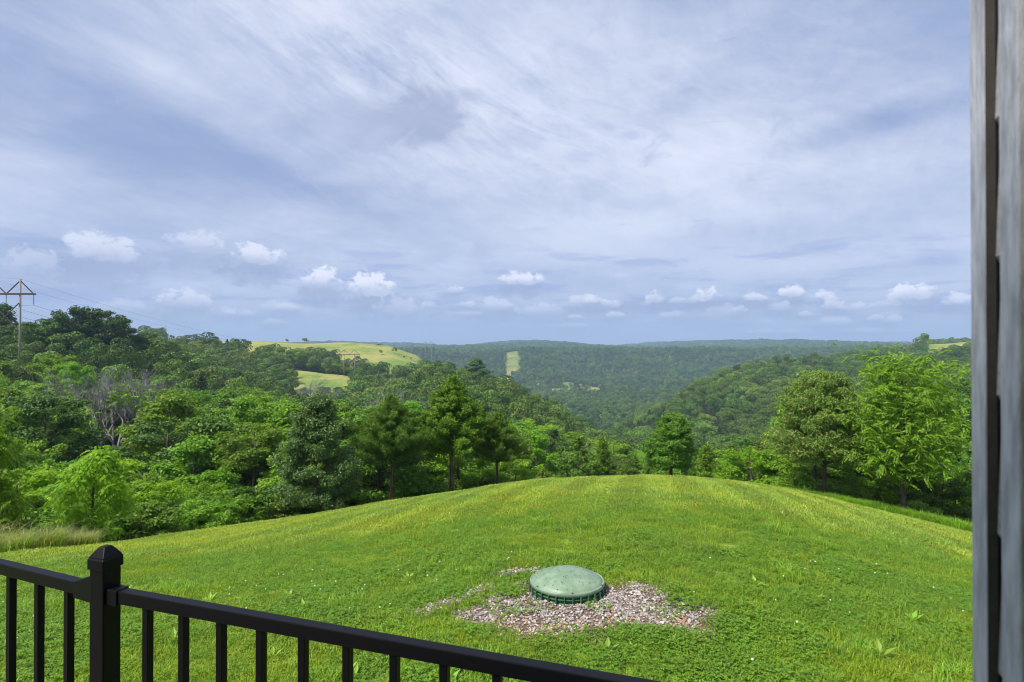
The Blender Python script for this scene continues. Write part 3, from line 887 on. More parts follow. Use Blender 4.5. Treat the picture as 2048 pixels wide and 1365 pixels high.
bush_kinds = {
    'bush_a': (make_broad('bush_a', 111, 2.4, 0.02, 1.25, 18, 0.42, 110, 0.13, 0.08, 'mid', nsub=3, trunk_r=0.02), 2.4),
    'bush_b': (make_broad('bush_b', 113, 2.4, 0.02, 1.35, 16, 0.45, 110, 0.14, 0.075, 'deep', nsub=4, trunk_r=0.02), 2.4),
    'bush_c': (make_frond('bush_c', 117, 2.4, 0.02, 1.2, 12, 8, 0.42, 6, 'bright', ll=0.15, lw=0.055, spread=0.2, trunk_r=0.02), 2.4),
}


for (q, d, yt, wd, kd, lab) in ((146, 138, 611, 0.95, 'mbroad_a', 'tall dark oak on the left skyline, the first one right of the pole'),
                               (196, 142, 616, 1.0, 'mbroad_c', 'dark broad oak on the left skyline, second one right of the pole'),
                               (246, 146, 634, 1.15, 'mbroad_b', 'dark rounded oak on the left skyline, third one right of the pole'),
                               (292, 150, 662, 0.9, 'mbroad_a', 'smaller dark oak where the left skyline comes down'),
                               (88, 135, 640, 1.2, 'mbroad_c', 'spreading dark oak just right of the nearest pole'),
                               (8, 140, 606, 1.0, 'mbroad_b', 'dark oak with thin top directly behind the nearest pole'),
                               (955, 238, 716, 1.3, 'mbroad_b', 'rounded tree topping the wooded spur below the far cut')):
    hero('oak_tree', q, d, yt, mid_kinds[kd][0], 9.0, lab, rz=q, wide=wd, mat=M['oak'])


def far_mesh(name, seed, H, R, n, L, lm, cone=False):
    """crown of a distant tree: lobes of leaf clusters, broadly facing outward"""
    rng = np.random.default_rng(seed)
    P = []; N = []
    if cone:
        t = rng.uniform(0, 1, n) ** 1.3
        a = rng.uniform(0, 2 * np.pi, n)
        r = R * (1 - t) * rng.uniform(0.6, 1.05, n)
        P = np.stack([r * np.cos(a), r * np.sin(a), H * (0.05 + 0.95 * t)], 1)
        N = np.stack([np.cos(a), np.sin(a), np.full(n, 0.6)], 1)
    else:
        nb = 11
        c = unit(rng.normal(size=(nb, 3))) * np.array([R * 0.62, R * 0.62, H * 0.24]) + np.array([0, 0, H * 0.62])
        c[0] = (0, 0, H * 0.80)
        rr = rng.uniform(0.30, 0.46, nb) * R
        k = rng.integers(0, nb, n)
        o = unit(rng.normal(size=(n, 3)) + np.array([0, 0, 0.45]))
        P = c[k] + o * rr[k][:, None] * np.array([1, 1, 0.8])
        N = o
    N = N + rng.normal(size=(n, 3)) * 0.45
    sc = rng.uniform(0.7, 1.4, n)
    V, Fq = leaf_quads(P, N, L * sc, L * 0.8 * sc, rng)
    me = np_mesh(name, V, Fq, [M[lm]])
    return me


far_kinds = [far_mesh('far_a', 1, 11, 5.0, 420, 0.95, 'far'), far_mesh('far_b', 2, 11, 4.6, 400, 0.95, 'far'), far_mesh('far_c', 3, 12, 5.4, 440, 1.0, 'far2'),
             far_mesh('far_d', 4, 10, 2.6, 240, 0.8, 'farc', cone=True), far_mesh('far_e', 5, 10, 4.4, 380, 0.9, 'far2')]
far_kinds += [far_mesh('far_a', 11, 11, 5.0, 1900, 0.46, 'far'), far_mesh('far_b', 12, 11, 4.6, 1800, 0.46, 'far'), far_mesh('far_c', 13, 12, 5.4, 1900, 0.48, 'far2'),
              far_mesh('far_d', 14, 10, 2.6, 1000, 0.42, 'farc', cone=True), far_mesh('far_e', 15, 10, 4.4, 1700, 0.45, 'far2')]
hor_kinds = [far_mesh('horizon_a', 6, 12, 9.0, 120, 3.2, 'far'), far_mesh('horizon_b', 7, 12, 8.0, 110, 3.0, 'far')]


# ------------------------------------------------------------------ scattering many small things as one object
def scatter(name, pts, rz, sc, kind, meshes, tilt=None):
    me = bpy.data.meshes.new(name)
    n = len(pts)
    me.vertices.add(n)
    me.vertices.foreach_set('co', np.asarray(pts, np.float32).ravel())
    rot = np.zeros((n, 3), np.float32); rot[:, 2] = rz
    if tilt is not None: rot[:, 0:2] = tilt
    sc = np.asarray(sc, np.float32)
    if sc.ndim == 1: sc = np.repeat(sc[:, None], 3, 1)
    for nm, arr in (('rot', rot), ('scl', sc)):
        at = me.attributes.new(nm, 'FLOAT_VECTOR', 'POINT'); at.data.foreach_set('vector', arr.ravel())
    at = me.attributes.new('kindno', 'INT', 'POINT'); at.data.foreach_set('value', np.asarray(kind, np.int32))
    o = bpy.data.objects.new(name, me)
    link(o)
    ng = bpy.data.node_groups.new(name + '_nodes', 'GeometryNodeTree')
    ng.interface.new_socket('Geometry', in_out='INPUT', socket_type='NodeSocketGeometry')
    ng.interface.new_socket('Geometry', in_out='OUTPUT', socket_type='NodeSocketGeometry')
    N = ng.nodes; Lk = ng.links
    gi = N.new('NodeGroupInput'); go = N.new('NodeGroupOutput')
    join = N.new('GeometryNodeJoinGeometry')

    def attr(nm, typ):
        a = N.new('GeometryNodeInputNamedAttribute'); a.data_type = typ; a.inputs[0].default_value = nm
        return a.outputs[0]
    ar, asx, ak = attr('rot', 'FLOAT_VECTOR'), attr('scl', 'FLOAT_VECTOR'), attr('kindno', 'INT')
    for i, m in enumerate(meshes):
        src = bpy.data.objects.new(name + '_source', m)      # holds the shape only, not in the scene
        oi = N.new('GeometryNodeObjectInfo'); oi.inputs['Object'].default_value = src
        oi.inputs['As Instance'].default_value = True
        cmp = N.new('FunctionNodeCompare'); cmp.data_type = 'INT'; cmp.operation = 'EQUAL'
        Lk.new(ak, cmp.inputs[2]); cmp.inputs[3].default_value = i
        ip = N.new('GeometryNodeInstanceOnPoints')
        Lk.new(gi.outputs[0], ip.inputs['Points']); Lk.new(cmp.outputs[0], ip.inputs['Selection'])
        Lk.new(oi.outputs['Geometry'], ip.inputs['Instance'])
        Lk.new(ar, ip.inputs['Rotation']); Lk.new(asx, ip.inputs['Scale'])
        Lk.new(ip.outputs[0], join.inputs[0])
    Lk.new(join.outputs[0], go.inputs[0])
    md = o.modifiers.new('scatter', 'NODES'); md.node_group = ng
    return o


# ------------------------------------------------------------------ the woods
def jitter_grid(y0, y1, step, rng, tx=(-0.98, 0.90)):
    out = []
    ny = int((y1 - y0) / step)
    for j in range(ny):
        y = y0 + (j + 0.5) * step
        nx = int((tx[1] - tx[0]) * y / step) + 1
        xs = tx[0] * y + (np.arange(nx) + 0.5 + (0.5 if j % 2 else 0)) * step
        xx = xs + rng.uniform(-0.38, 0.38, nx) * step
        yy = y + rng.uniform(-0.38, 0.38, nx) * step
        out.append(np.stack([xx, yy], 1))
    return np.concatenate(out)


rng = np.random.default_rng(2024)
cand = []
for (y0, y1, st) in ((13, 34, 3.0), (34, 60, 3.7), (60, 100, 5.2), (100, 152, 6.6), (152, 420, 6.6), (420, 900, 7.4), (900, 1500, 8.2)):
    P = jitter_grid(y0, y1, st, rng)
    cand.append(np.concatenate([P, np.full((len(P), 1), st)], 1))
P = np.concatenate(cand)
px = px_of(P[:, 0], P[:, 1])
P = P[(P[:, 1] > lawn_edge(np.clip(px, -900, 3200)) + 2.4)]
P = P[meadow_mask(P[:, 0], P[:, 1]) < 0.5]
hs = np.array(HERO_SPOTS)
dist = np.min(np.hypot(P[:, None, 0] - hs[None, :, 0], P[:, None, 1] - hs[None, :, 1]), axis=1)
P = P[dist > 1.7]
# keep a hole for the dead thicket and the pole
for (qx, qd, qr) in ((-41.9, 60, 4.6), (-99.5, 112, 4.0), (-85, 298, 5.0)):
    P = P[np.hypot(P[:, 0] - qx, P[:, 1] - qd) > qr]
px = px_of(P[:, 0], P[:, 1])
Z = height(P[:, 0], P[:, 1])
D = P[:, 1]
n = len(P)
Ht = T_of(D) * rng.uniform(0.78, 1.18, n)
# patches of one kind stand together
patch = np.sin(P[:, 0] * 0.045 + 2 * np.sin(P[:, 1] * 0.02)) + np.sin(P[:, 1] * 0.06 + 1.7) + rng.normal(size=n) * 0.9
# tall old trees on the left rise, behind the pole
old = (D > 125) & (D < 190) & (px < 330)
Ht[old] *= 1.12
# just behind the lawn the trees are lower in the middle
lowg = (D < 44) & ((px < 720) | (px > 1600))
Ht[lowg] *= np.interp(D[lowg], [19, 25, 31, 44], [0.75, 0.95, 1.35, 1.35])
Ht[(D > 185) & (D < 242) & (px > 555) & (px < 725)] *= 0.78
mid_low = (D < 34) & (px > 1000) & (px < 1560)
Ht[mid_low] *= 0.82
Ht[(D < 34) & (px > 1440) & (px < 1560)] *= 0.75
low_ = (D > 30) & (D < 66) & (px > 140) & (px < 325)
Ht[low_] *= np.interp(D[low_], [30, 36, 66], [0.80, 0.45, 0.32])
# --- which can be seen: running skyline per picture column, nearest first
order = np.argsort(D)
NB = 520
sky_el = np.full(NB, -9.0)
vis = np.zeros(n, bool)
Rad = np.where(D < 60, Ht * 0.30, Ht * 0.38)
for i in order:
    top = (Z[i] + Ht[i]) / D[i]
    b0 = int(np.floor((px[i] - Rad[i] / D[i] * F + 60) / 4.1)); b1 = int(np.ceil((px[i] + Rad[i] / D[i] * F + 60) / 4.1))
    if b1 < 0 or b0 >= NB: continue
    b0 = max(b0, 0); b1 = min(b1, NB - 1)
    seg = sky_el[b0:b1 + 1]
    vis[i] = top > seg.min() + 0.25 / D[i]
    core = sky_el[b0 + (b1 - b0) // 4: b1 + 1 - (b1 - b0) // 4]
    np.maximum(core, (Z[i] + Ht[i] * 0.88) / D[i], out=core)
near = (D < 152) & vis & (px > -90) & (px < 1990)
area = np.where(near, (Ht / D), 0)
keep = np.argsort(-area)[:262]
indiv = np.zeros(n, bool); indiv[keep] = near[keep]

ORD = ['first', 'second', 'third', 'fourth', 'fifth', 'sixth', 'seventh', 'eighth', 'ninth', 'tenth', 'eleventh', 'twelfth', 'thirteenth', 'fourteenth',
       'fifteenth', 'sixteenth', 'seventeenth', 'eighteenth', 'nineteenth', 'twentieth']
MARKS = [(-100, 'beyond the edge sapling'), (190, 'behind the bright sapling'), (410, 'between sapling and grey oak'), (637, 'behind the grey oak'), (782, 'behind the olive cedar'),
         (905, 'behind the tallest cedar'), (1030, 'behind the slim cedar'), (1180, 'behind the lawn crest'), (1342, 'behind the round lone tree'), (1500, 'beside the big dull oak'),
         (1647, 'behind the big dull oak'), (1820, 'behind the tall feathery tree')]
BANDS = [(0, 38, 'front row'), (38, 62, 'second rows'), (62, 100, 'mid slope'), (100, 400, 'top slope')]
LEAFKIND = {'bright': 'yellow green', 'mid': 'mid green', 'deep': 'deep green', 'oak': 'dark green', 'cedar': 'dark cedar', 'cedar_olive': 'olive cedar', 'olive': 'dull green', 'farc': 'dark cedar', 'silver': 'grey green'}
cells = {}
for i in np.where(indiv)[0]:
    d = D[i]; q = patch[i] + rng.normal() * 0.7
    p = px[i]
    if d < 60:
        ceda = (p > 1040 and p < 1560 and rng.uniform() < 0.42) or rng.uniform() < 0.04
        if ceda:
            kd, mat = 'cedar', ('cedar' if rng.uniform() < 0.5 else 'cedar_olive')
        else:
            kd = ['broad_a', 'broad_b', 'broad_c', 'frond'][int(rng.choice(4, p=[.28, .30, .24, .18]))]
            mat = 'bright' if q > 0.85 else ('mid' if q > -0.3 else ('deep' if q > -1.4 else 'oak'))
            if kd == 'frond': mat = 'bright' if q > 0.6 else 'mid'
            if d < 34 and p < 560 and rng.uniform() < 0.16: mat = 'bright'
        ms, hm = near_kinds[kd]
    else:
        ceda = (p > 1150 and p < 1500 and rng.uniform() < 0.5) or rng.uniform() < 0.05
        if ceda:
            kd, mat = 'mcedar', 'farc'
        else:
            kd = ['mbroad_a', 'mbroad_b', 'mbroad_c'][int(rng.integers(0, 3))]
            mat = 'bright' if q > 1.5 else ('mid' if q > -0.1 else ('deep' if q > -1.2 else 'oak'))
            if d > 125 and p < 340: mat = 'oak' if rng.uniform() < 0.8 else 'deep'
            elif 70 < d < 112 and p < 150 and rng.uniform() < 0.6: mat = 'bright'
            elif d > 95 and mat == 'bright' and p > 700: mat = 'mid'
        ms, hm = mid_kinds[kd]
    s = Ht[i] / hm
    wd = s * rng.uniform(0.9, 1.25) * (1.12 if kd != 'cedar' else 0.9)
    o = place_tree('cedar_tree' if 'cedar' in kd else 'leafy_tree', (P[i, 0], P[i, 1], Z[i] - 0.1), ms, rng.uniform(0, 6.28), (wd, wd, s), None, 'cedar' if 'cedar' in kd else 'tree', None, M[mat])
    band = next(b for b in BANDS if b[0] <= d < b[1])[2]
    mark = min(MARKS, key=lambda m_: abs(m_[0] - p))[1]
    cells.setdefault((band, mark, LEAFKIND[mat]), []).append((p, o))
for (band, mark, look), L_ in cells.items():
    L_.sort(key=lambda q: q[0])
    what = 'tree' if 'cedar' not in look else ''
    for k, (p, o) in enumerate(L_):
        if len(L_) == 1:
            lab = f'only {look} {what} of the {band} {mark}'
        else:
            lab = f'{ORD[k]} {look} {what} from the left, {band}, {mark}'
        o['label'] = ' '.join(lab.split())
        o['group'] = 'trees of the wood beyond the lawn'

# the rest of the wood: hidden trees close by, and everything past them
rest = ~indiv
fi = np.where(rest & (D >= 60) | (rest & (D < 60)))[0]
kn = np.zeros(len(fi), int)
u = rng.uniform(size=len(fi))
pf = patch[fi] + rng.normal(size=len(fi)) * 0.5
kn = np.where(pf > 1.0, np.where(u < .5, 2, 4), np.where(u < 0.42, 0, np.where(u < 0.84, 1, 4)))
cz = ((px[fi] > 1170) & (px[fi] < 1480) & (D[fi] > 120) & (D[fi] < 520) & (np.sin(P[fi, 0] * .03 + P[fi, 1] * .02) > -0.3)) | ((D[fi] > 880) & (D[fi] < 1060) & (u > .7))
kn = np.where(cz & (rng.uniform(size=len(fi)) < 0.72), 3, kn)
kn = np.where((rng.uniform(size=len(fi)) < 0.03), 3, kn)
kn = np.where(D[fi] < 470, kn + 5, kn)
s = Ht[fi] / 11.0
s = s * np.where(D[fi] > 400, rng.uniform(0.72, 1.12, len(fi)), 1.0)
w_ = s * rng.uniform(0.85, 1.2, len(fi)) * np.clip(D[fi] / 160, 0.8, 1.0) * np.where(D[fi] > 400, 0.88, 1.0)
cone_ = (kn % 5) == 3
w_ = np.where(cone_, w_ * 1.55, w_); s = np.where(cone_, s * 0.85, s)
forest = scatter('forest', np.stack([P[fi, 0], P[fi, 1], Z[fi] - 0.3], 1), rng.uniform(0, 6.28, len(fi)), np.stack([w_, w_, s], 1), kn, far_kinds)
tag(forest, 'dense green forest covering the far slopes and the valley floor', 'forest', kind='stuff')
# ridges toward the horizon
P2 = np.concatenate([jitter_grid(1500, 2450, 15, rng), jitter_grid(2450, 4400, 26, rng)])
Z2 = height(P2[:, 0], P2[:, 1])
s2 = rng.uniform(0.7, 1.2, len(P2)) * np.where(P2[:, 1] > 2450, 1.0, 0.95)
w2 = s2 * np.where(P2[:, 1] > 2450, 1.8, 1.1)
hf = scatter('distant_forest', np.stack([P2[:, 0], P2[:, 1], Z2 - 1], 1), rng.uniform(0, 6.28, len(P2)), np.stack([w2, w2, s2], 1), rng.integers(0, 2, len(P2)), hor_kinds)
tag(hf, 'blue green wooded ridge along the horizon', 'forest', kind='stuff')
print('trees', n, 'individual', indiv.sum(), 'forest', len(fi), 'horizon', len(P2))

# ------------------------------------------------------------------ bushes along the lawn edge
rng = np.random.default_rng(77)
BL = []
p = -70.0
while p < 1985:
    R_ = float(lawn_edge(p))
    for rowk in range(2):
        d = R_ + (1.7 if rowk == 0 else 3.1) + rng.uniform(-0.4, 0.6)
        q = p + rng.uniform(-18, 18) + rowk * 25
        x, y, z = at_px(q, d)
        if np.min(np.hypot(hs[:, 0] - x, hs[:, 1] - y)) < 0.9 and rowk == 0: continue
        BL.append((q, d, x, y, z, rowk))
    p += rng.uniform(50, 74)
cells = {}
for (q, d, x, y, z, rowk) in BL:
    kd = ['bush_a', 'bush_b', 'bush_c'][int(rng.choice(3, p=[.4, .38, .22]))]
    mat = 'bright' if kd == 'bush_c' and rng.uniform() < .6 else ['mid', 'deep', 'silver'][int(rng.choice(3, p=[.45, .42, .13]))]
    ms, hm = bush_kinds[kd]
    s = rng.uniform(0.55, 0.95) * (0.62 if 1040 < q < 1500 else 1.0) * (1.15 if rowk else 0.85)
    if q > 1540: s *= 0.9
    o = place_tree('bush', (x, y, z - 0.05), ms, rng.uniform(0, 6.28), (s * 1.15, s * 1.15, s), None, 'bush', 'bushes along the lawn edge', M[mat], parts=('stem', 'foliage'))
    mark = min(MARKS, key=lambda m_: abs(m_[0] - q))[1].replace('behind', 'near').replace('beyond', 'near')
    cells.setdefault((mark, LEAFKIND[mat], rowk), []).append((q, o))
for (mark, look, rowk), L_ in cells.items():
    L_.sort(key=lambda q: q[0])
    row = 'on the lawn edge' if rowk == 0 else 'behind the edge'
    for k, (q, o) in enumerate(L_):
        o['label'] = (f'only low {look} bush {row}, {mark}' if len(L_) == 1 else f'{ORD[k]} {look} bush from left {row}, {mark}')


# ------------------------------------------------------------------ dead bare thicket among the living trees
def bare_mesh(seed, H, R, ntr):
    rng = np.random.default_rng(seed)
    mb = MB()
    def grow(p, d, ln, r, lev):
        q = p + d * ln
        midp = p.lerp(q, 0.5) + Vector(rng.normal(size=3)) * ln * 0.05
        mb.tube([p, midp, q], [r, r * 0.8, r * 0.55], 5 if lev < 2 else 3, caps=False)
        if lev >= 5: return
        for k in range(3 if lev < 4 else 2):
            nd = (d + Vector(rng.normal(size=3)) * 0.42 + Vector((0, 0, 0.22))).normalized()
            grow(p.lerp(q, rng.uniform(0.55, 1.0)), nd, ln * rng.uniform(0.6, 0.82), r * 0.6, lev + 1)
    for k in range(ntr):
        a = 2 * math.pi * k / ntr + rng.uniform(0, 0.6)
        d = Vector((math.cos(a) * R, math.sin(a) * R, 1)).normalized()
        grow(Vector((math.cos(a) * 0.3, math.sin(a) * 0.3, -0.2)), d, H * 0.27, 0.060, 0)
    return mb


def dead_tree(px_, d, ytop, Hm, seed, ntr, R, label):
    x, y, z = at_px(px_, d)
    mb_ = bare_mesh(seed, Hm, R, ntr)
    sc = ((HY - ytop) / F * d - z) / max(v[2] for v in mb_.v)
    o = empty('dead_tree', (x, y, z), 0.3 * seed, sc)
    tag(o, label, 'dead tree')
    mb_.build('branches', M['dead'], o)
    o['branch_height'] = max(v[2] for v in mb_.v)
    return o


dt = dead_tree(232, 60, 724, 7.5, 5, 10, 0.60, 'large bare grey thicket of dead branches in the leafy wood on the left slope')
bh = dt['branch_height']; del dt['branch_height']
xx = np.array([[-0.9, -1, .70], [0.3, -1.2, .70], [0.8, -1.2, .63], [1.2, -1, .57], [-0.4, -1.3, .60], [-1.2, -1, .64]]) * np.array([1, 1, bh])
V, Fq = frond_leaves(9, [(Vector(q), 1) for q in xx], 16, 0.42, 5, 0.2, 0.09, 0.18, 0.24)
vine = bpy.data.objects.new('leaf_tuft', np_mesh('leaf_tuft', V, Fq, [M['bright']])); link(vine, dt)
dead_tree(795, 130, 768, 7.5, 8, 6, 0.5, 'small bare grey dead tree in the wood above the olive cedar')
dead_tree(640, 190, 745, 7.5, 12, 5, 0.5, 'bare grey dead tree below the lower strip of hay meadow')

# ------------------------------------------------------------------ lone bushes out on the hay meadow
fb = far_kinds[0]
for (q, d, hgt, wd, lab) in ((574, 446, 3.2, 1.1, 'small dark round bush on the skyline of the hay meadow'),
                             (611, 446, 4.6, 1.4, 'wide dark tree alone on the skyline of the hay meadow'),
                             (762, 398, 3.6, 1.0, 'small round bush halfway down the open hay slope'),
                             (789, 412, 5.0, 0.9, 'taller bush upper right on the open hay slope'),
                             (808, 402, 2.0, 1.0, 'tiny dark bush near the end of the hay slope'),
                             (722, 345, 5.6, 0.9, 'dark bush at the foot of the hay slope beside the far poles'),
                             (733, 338, 5.0, 1.4, 'broad leafy bush at the bottom corner of the hay slope'),
                             (760, 440, 2.2, 2.4, 'low wide clump of bushes high on the hay slope'),
                             (822, 408, 1.8, 1.2, 'last low bush at the right end of the hay slope')):
    x, y, z = at_px(q, d)
    me = fb
    o = bpy.data.objects.new('bush', me); link(o)
    s = hgt / 11.0
    o.scale = (s * wd, s * wd, s); o.location = (x, y, z - 0.3); o.rotation_euler = (0, 0, q)
    tag(o, lab, 'bush', 'bushes on the hay meadow')

# ------------------------------------------------------------------ power line
M['pole'] = simple_mat('pole_wood', (0.20, 0.17, 0.14), 0.85, 0.2, noise=(3.0, 0.25, (1, 1, 0.1)), color2=(0.33, 0.29, 0.25))
M['arm'] = simple_mat('arm_wood', (0.10, 0.075, 0.055), 0.85, 0.2)
M['insul'] = simple_mat('insulator_glass', (0.10, 0.12, 0.13), 0.3, 0.5)
M['wire'] = simple_mat('wire_metal', (0.10, 0.11, 0.13), 0.6, 0.4)
ATT = []


def hframe(cx, y, ztop, zarm, label, sp=5.5, brace=True):
    zg = min(h1(cx - sp / 2, y), h1(cx + sp / 2, y)) - 0.2
    o = empty('power_pole', (cx, y, zg)); tag(o, label, 'power pole', 'wooden power poles of the transmission line')
    for sx in (-1, 1):
        m = MB(); m.tube([(sx * sp / 2, 0, -0.5), (sx * sp / 2, 0, ztop - zg)], [0.24, 0.17], 10); m.build('pole', M['pole'], o, True)
    A = zarm - zg
    m = MB()
    for yy in (-0.26, 0.26):
        m.box((0, yy, A), sp + 5.8, 0.12, 0.30)
    m.build('crossarm', M['arm'], o)
    for sx in (-1, 1):
        m = MB()
        m.bar((sx * sp / 2, 0, ztop - zg - 0.35), (sx * (sp / 2 + 2.5), 0, A + 0.15), 0.16)
        m.bar((sx * sp / 2, 0, ztop - zg - 0.35), (sx * 0.12, 0, A + 0.15), 0.16)
        m.build('brace', M['arm'], o)
    if brace:
        m = MB()
        m.bar((-sp / 2, -0.28, A - 7.3), (sp / 2, -0.28, A - 1.8), 0.14)
        m.bar((sp / 2, -0.12, A - 7.3), (-sp / 2, -0.12, A - 1.8), 0.14)
        m.build('cross_brace', M['arm'], o)
    pts = []
    for xx in (-(sp / 2 + 2.65), 0, sp / 2 + 2.65):
        m = MB()
        prof = [(0.02, 0)]
        for k in range(12):
            zz = -0.15 - k * 0.15
            prof += [(0.03, zz + 0.05), (0.13, zz), (0.03, zz - 0.03)]
        prof += [(0.02, -2.05)]
        m.lathe(prof, 8, (xx, 0, A - 0.15))
        m.build('insulator', M['insul'], o)
        pts.append((cx + xx, y, zarm - 2.2))
    for xx in (-sp / 2, sp / 2):
        pts.append((cx + xx, y, ztop - 0.05))
    ATT.append(pts)


hframe(-99.6, 112, 13.0, 10.0, 'nearest tall wooden power pole frame at the left edge, standing above the dark trees')
hframe(-85.2, 298, -2.4, -5.2, 'second wooden power pole frame in front of the hay meadow')
hframe(-70.4, 480, 3.0, 0.6, 'farthest small power pole frame rising above the end of the hay slope')
back = [(a[0] - 15, -75, a[2] + 6) for a in ATT[0]]
WN = ['outer wire on the field side', 'middle wire', 'outer wire on the lawn side', 'thin top wire on field side', 'thin top wire on lawn side']
for si, (A, B, sag, where) in enumerate(((back, ATT[0], 6.0, 'leading left from the nearest pole'), (ATT[0], ATT[1], 6.5, 'from the nearest to the second pole frame'),
                                         (ATT[1], ATT[2], 9.0, 'from the second to the farthest pole frame'))):
    for k in range(5):
        a, b = Vector(A[k]), Vector(B[k])
        sg = sag * (0.72 if k >= 3 else 1.0)
        m = MB()
        pts = []
        for j in range(33):
            t = j / 32
            q = a.lerp(b, t); q.z -= 4 * sg * t * (1 - t)
            pts.append(q)
        m.tube(pts, 0.021 if k < 3 else 0.014, 4)
        o = m.build('power_line', M['wire'])
        tag(o, f'{WN[k]}, {where}', 'wire', 'wires of the transmission line')

# ------------------------------------------------------------------ septic riser with its lid
LX, LYc = at_px(1134, 5.0)[0:2]
LZ = -(1160 - HY) / F * 5.0
M['lid'] = None
m_, t_, b_, out_ = new_mat('green_plastic')
tc = t_.new('ShaderNodeTexCoord').outputs['Object']
nn = t_.noise(tc, 6.0, 6, 0.7); ns = t_.noise(tc, 60.0, 3, 0.7)
c0 = t_.mix(t_.ramp(nn, 0.35, 0.7), (0.15, 0.235, 0.14), (0.25, 0.335, 0.225))
c0 = t_.mix(t_.math('MULTIPLY', t_.ramp(ns, 0.60, 0.72), 0.35), c0, (0.07, 0.09, 0.05))
t_.put(b_.inputs['Base Color'], c0)
b_.inputs['Roughness'].default_value = 0.42
t_.put(b_.inputs['Roughness'], t_.ramp(nn, 0.3, 0.7, 0.36, 0.55))
M['lid'] = m_
M['riser'] = simple_mat('dark_green_plastic', (0.045, 0.13, 0.065), 0.5, 0.4, noise=(14, 0.2), color2=(0.075, 0.17, 0.09))
zg = h1(LX, LYc)
ro = empty('septic_riser', (LX, LYc, zg), 0.15)
tag(ro, 'round green septic tank lid with ribbed sides set in the gravel', 'septic lid')
zt = LZ - zg
ro.rotation_euler = (math.radians(-2.0), 0, 0.15)
m = MB()
prof = [(0.0, 0.096)]
Rl = 0.322
for k in range(1, 15):
    r = Rl * 0.94 * k / 14
    prof.append((r, 0.084 * (1 - (r / (Rl * 0.955)) ** 2.1) + 0.012))
prof += [(Rl * 0.95, 0.006), (Rl * 0.965, 0.004), (Rl * 0.975, 0.010), (Rl * 0.995, 0.010), (Rl * 1.01, 0.004), (Rl * 1.012, -0.020), (Rl * 0.99, -0.024)]
m.lathe([(r, z + zt) for r, z in prof][::-1], 72)
m.build('lid', M['lid'], ro, True)
m = MB()
prof = [(Rl * 0.955, zt - 0.018), (Rl * 0.955, zt - 0.042), (Rl * 1.00, zt - 0.043), (Rl * 1.00, zt - 0.050), (Rl * 0.955, zt - 0.052), (Rl * 0.955, zt - 0.078), (Rl * 1.005, zt - 0.080), (Rl * 1.005, zt - 0.088), (Rl * 0.955, zt - 0.09), (Rl * 0.955, -0.12)]
m.lathe(prof[::-1], 72)
for k in range(30):
    a = 2 * math.pi * k / 30
    Mx = Matrix.Rotation(a, 4, 'Z')
    m.box((Rl * 0.975, 0, zt - 0.07), 0.045, 0.007, 0.10, Mx)
m.build('riser', M['riser'], ro)
m = MB()
for k in range(6):
    a = 2 * math.pi * (k + 0.4) / 6
    m.lathe([(0.0, 0.008), (0.007, 0.007), (0.008, 0.0)][::-1], 8, (Rl * 0.985 * math.cos(a), Rl * 0.985 * math.sin(a), zt + 0.010))
m.build('bolts', simple_mat('bolt_metal', (0.12, 0.14, 0.12), 0.4, 0.5, 0.6), ro)
ro.children[2].name = 'bolt'
# mown grass clippings lying on the lid
rng = np.random.default_rng(5)
nc = 130
a = rng.uniform(0, 6.28, nc); r = Rl * 0.93 * np.sqrt(rng.uniform(0, 1, nc))
zz = 0.084 * (1 - (r / (Rl * 0.955)) ** 2.1) + 0.0155
C = np.stack([r * np.cos(a), r * np.sin(a), zz + zt], 1)
Nn = np.stack([r * np.cos(a) * 1.5, r * np.sin(a) * 1.5, np.ones(nc)], 1)
V, Fq = leaf_quads(C, Nn, rng.uniform(0.006, 0.022, nc), rng.uniform(0.003, 0.006, nc), rng)
co = bpy.data.objects.new('grass_clippings', np_mesh('grass_clippings', V, Fq, [simple_mat('clippings', (0.035, 0.045, 0.02), 0.9)]))
co.matrix_world = ro.matrix_basis.copy(); link(co); tag(co, 'dark grass clippings scattered over the green lid', 'clippings', kind='stuff')


# ------------------------------------------------------------------ gravel round the lid
def gn(x, y, s=1.0, o=0.0):
    return (np.sin(x * 5.1 * s + 1.7 + o + 1.6 * np.sin(y * 4.3 * s + o)) + np.sin(y * 7.3 * s + 0.6 - o + 1.3 * np.sin(x * 6.1 * s)) + 0.7 * np.sin(x * 13 * s + y * 11 * s + o) + 0.6 * np.sin(x * 23 * s - y * 17 * s)) / 3.3


GX, GY = 0.66, 4.62


def gravel_amt(x, y):
    """about 1 on bare gravel, below 0 in the grass"""
    q = ((x - GX) / 1.06) ** 2 + ((y - GY) / 0.62) ** 2
    v = 0.85 - q + 0.60 * gn(x, y)
    q2 = ((x + 0.55 - (y - 4.95) * 1.0) / 0.22) ** 2 + ((y - 4.95) / 0.50) ** 2
    v2 = 0.45 - q2 * 0.8 + 0.35 * gn(x, y, 1.3, 2)
    q3 = ((x - 0.05) / 0.5) ** 2 + ((y - 5.55) / 0.16) ** 2
    v3 = 0.35 - q3 * 0.8 + 0.4 * gn(x, y, 1.2, 4)
    return np.maximum(np.maximum(v, v2), v3)


def stone(seed, mat):
    bm = bmesh.new()
    bmesh.ops.create_icosphere(bm, subdivisions=1, radius=1.0)
    r = random.Random(seed)
    for v in bm.verts:
        v.co *= r.uniform(0.72, 1.2)
        v.co.z *= 0.6
    me = bpy.data.meshes.new('stone')
    bm.to_mesh(me); bm.free()
    me.materials.append(mat)
    return me


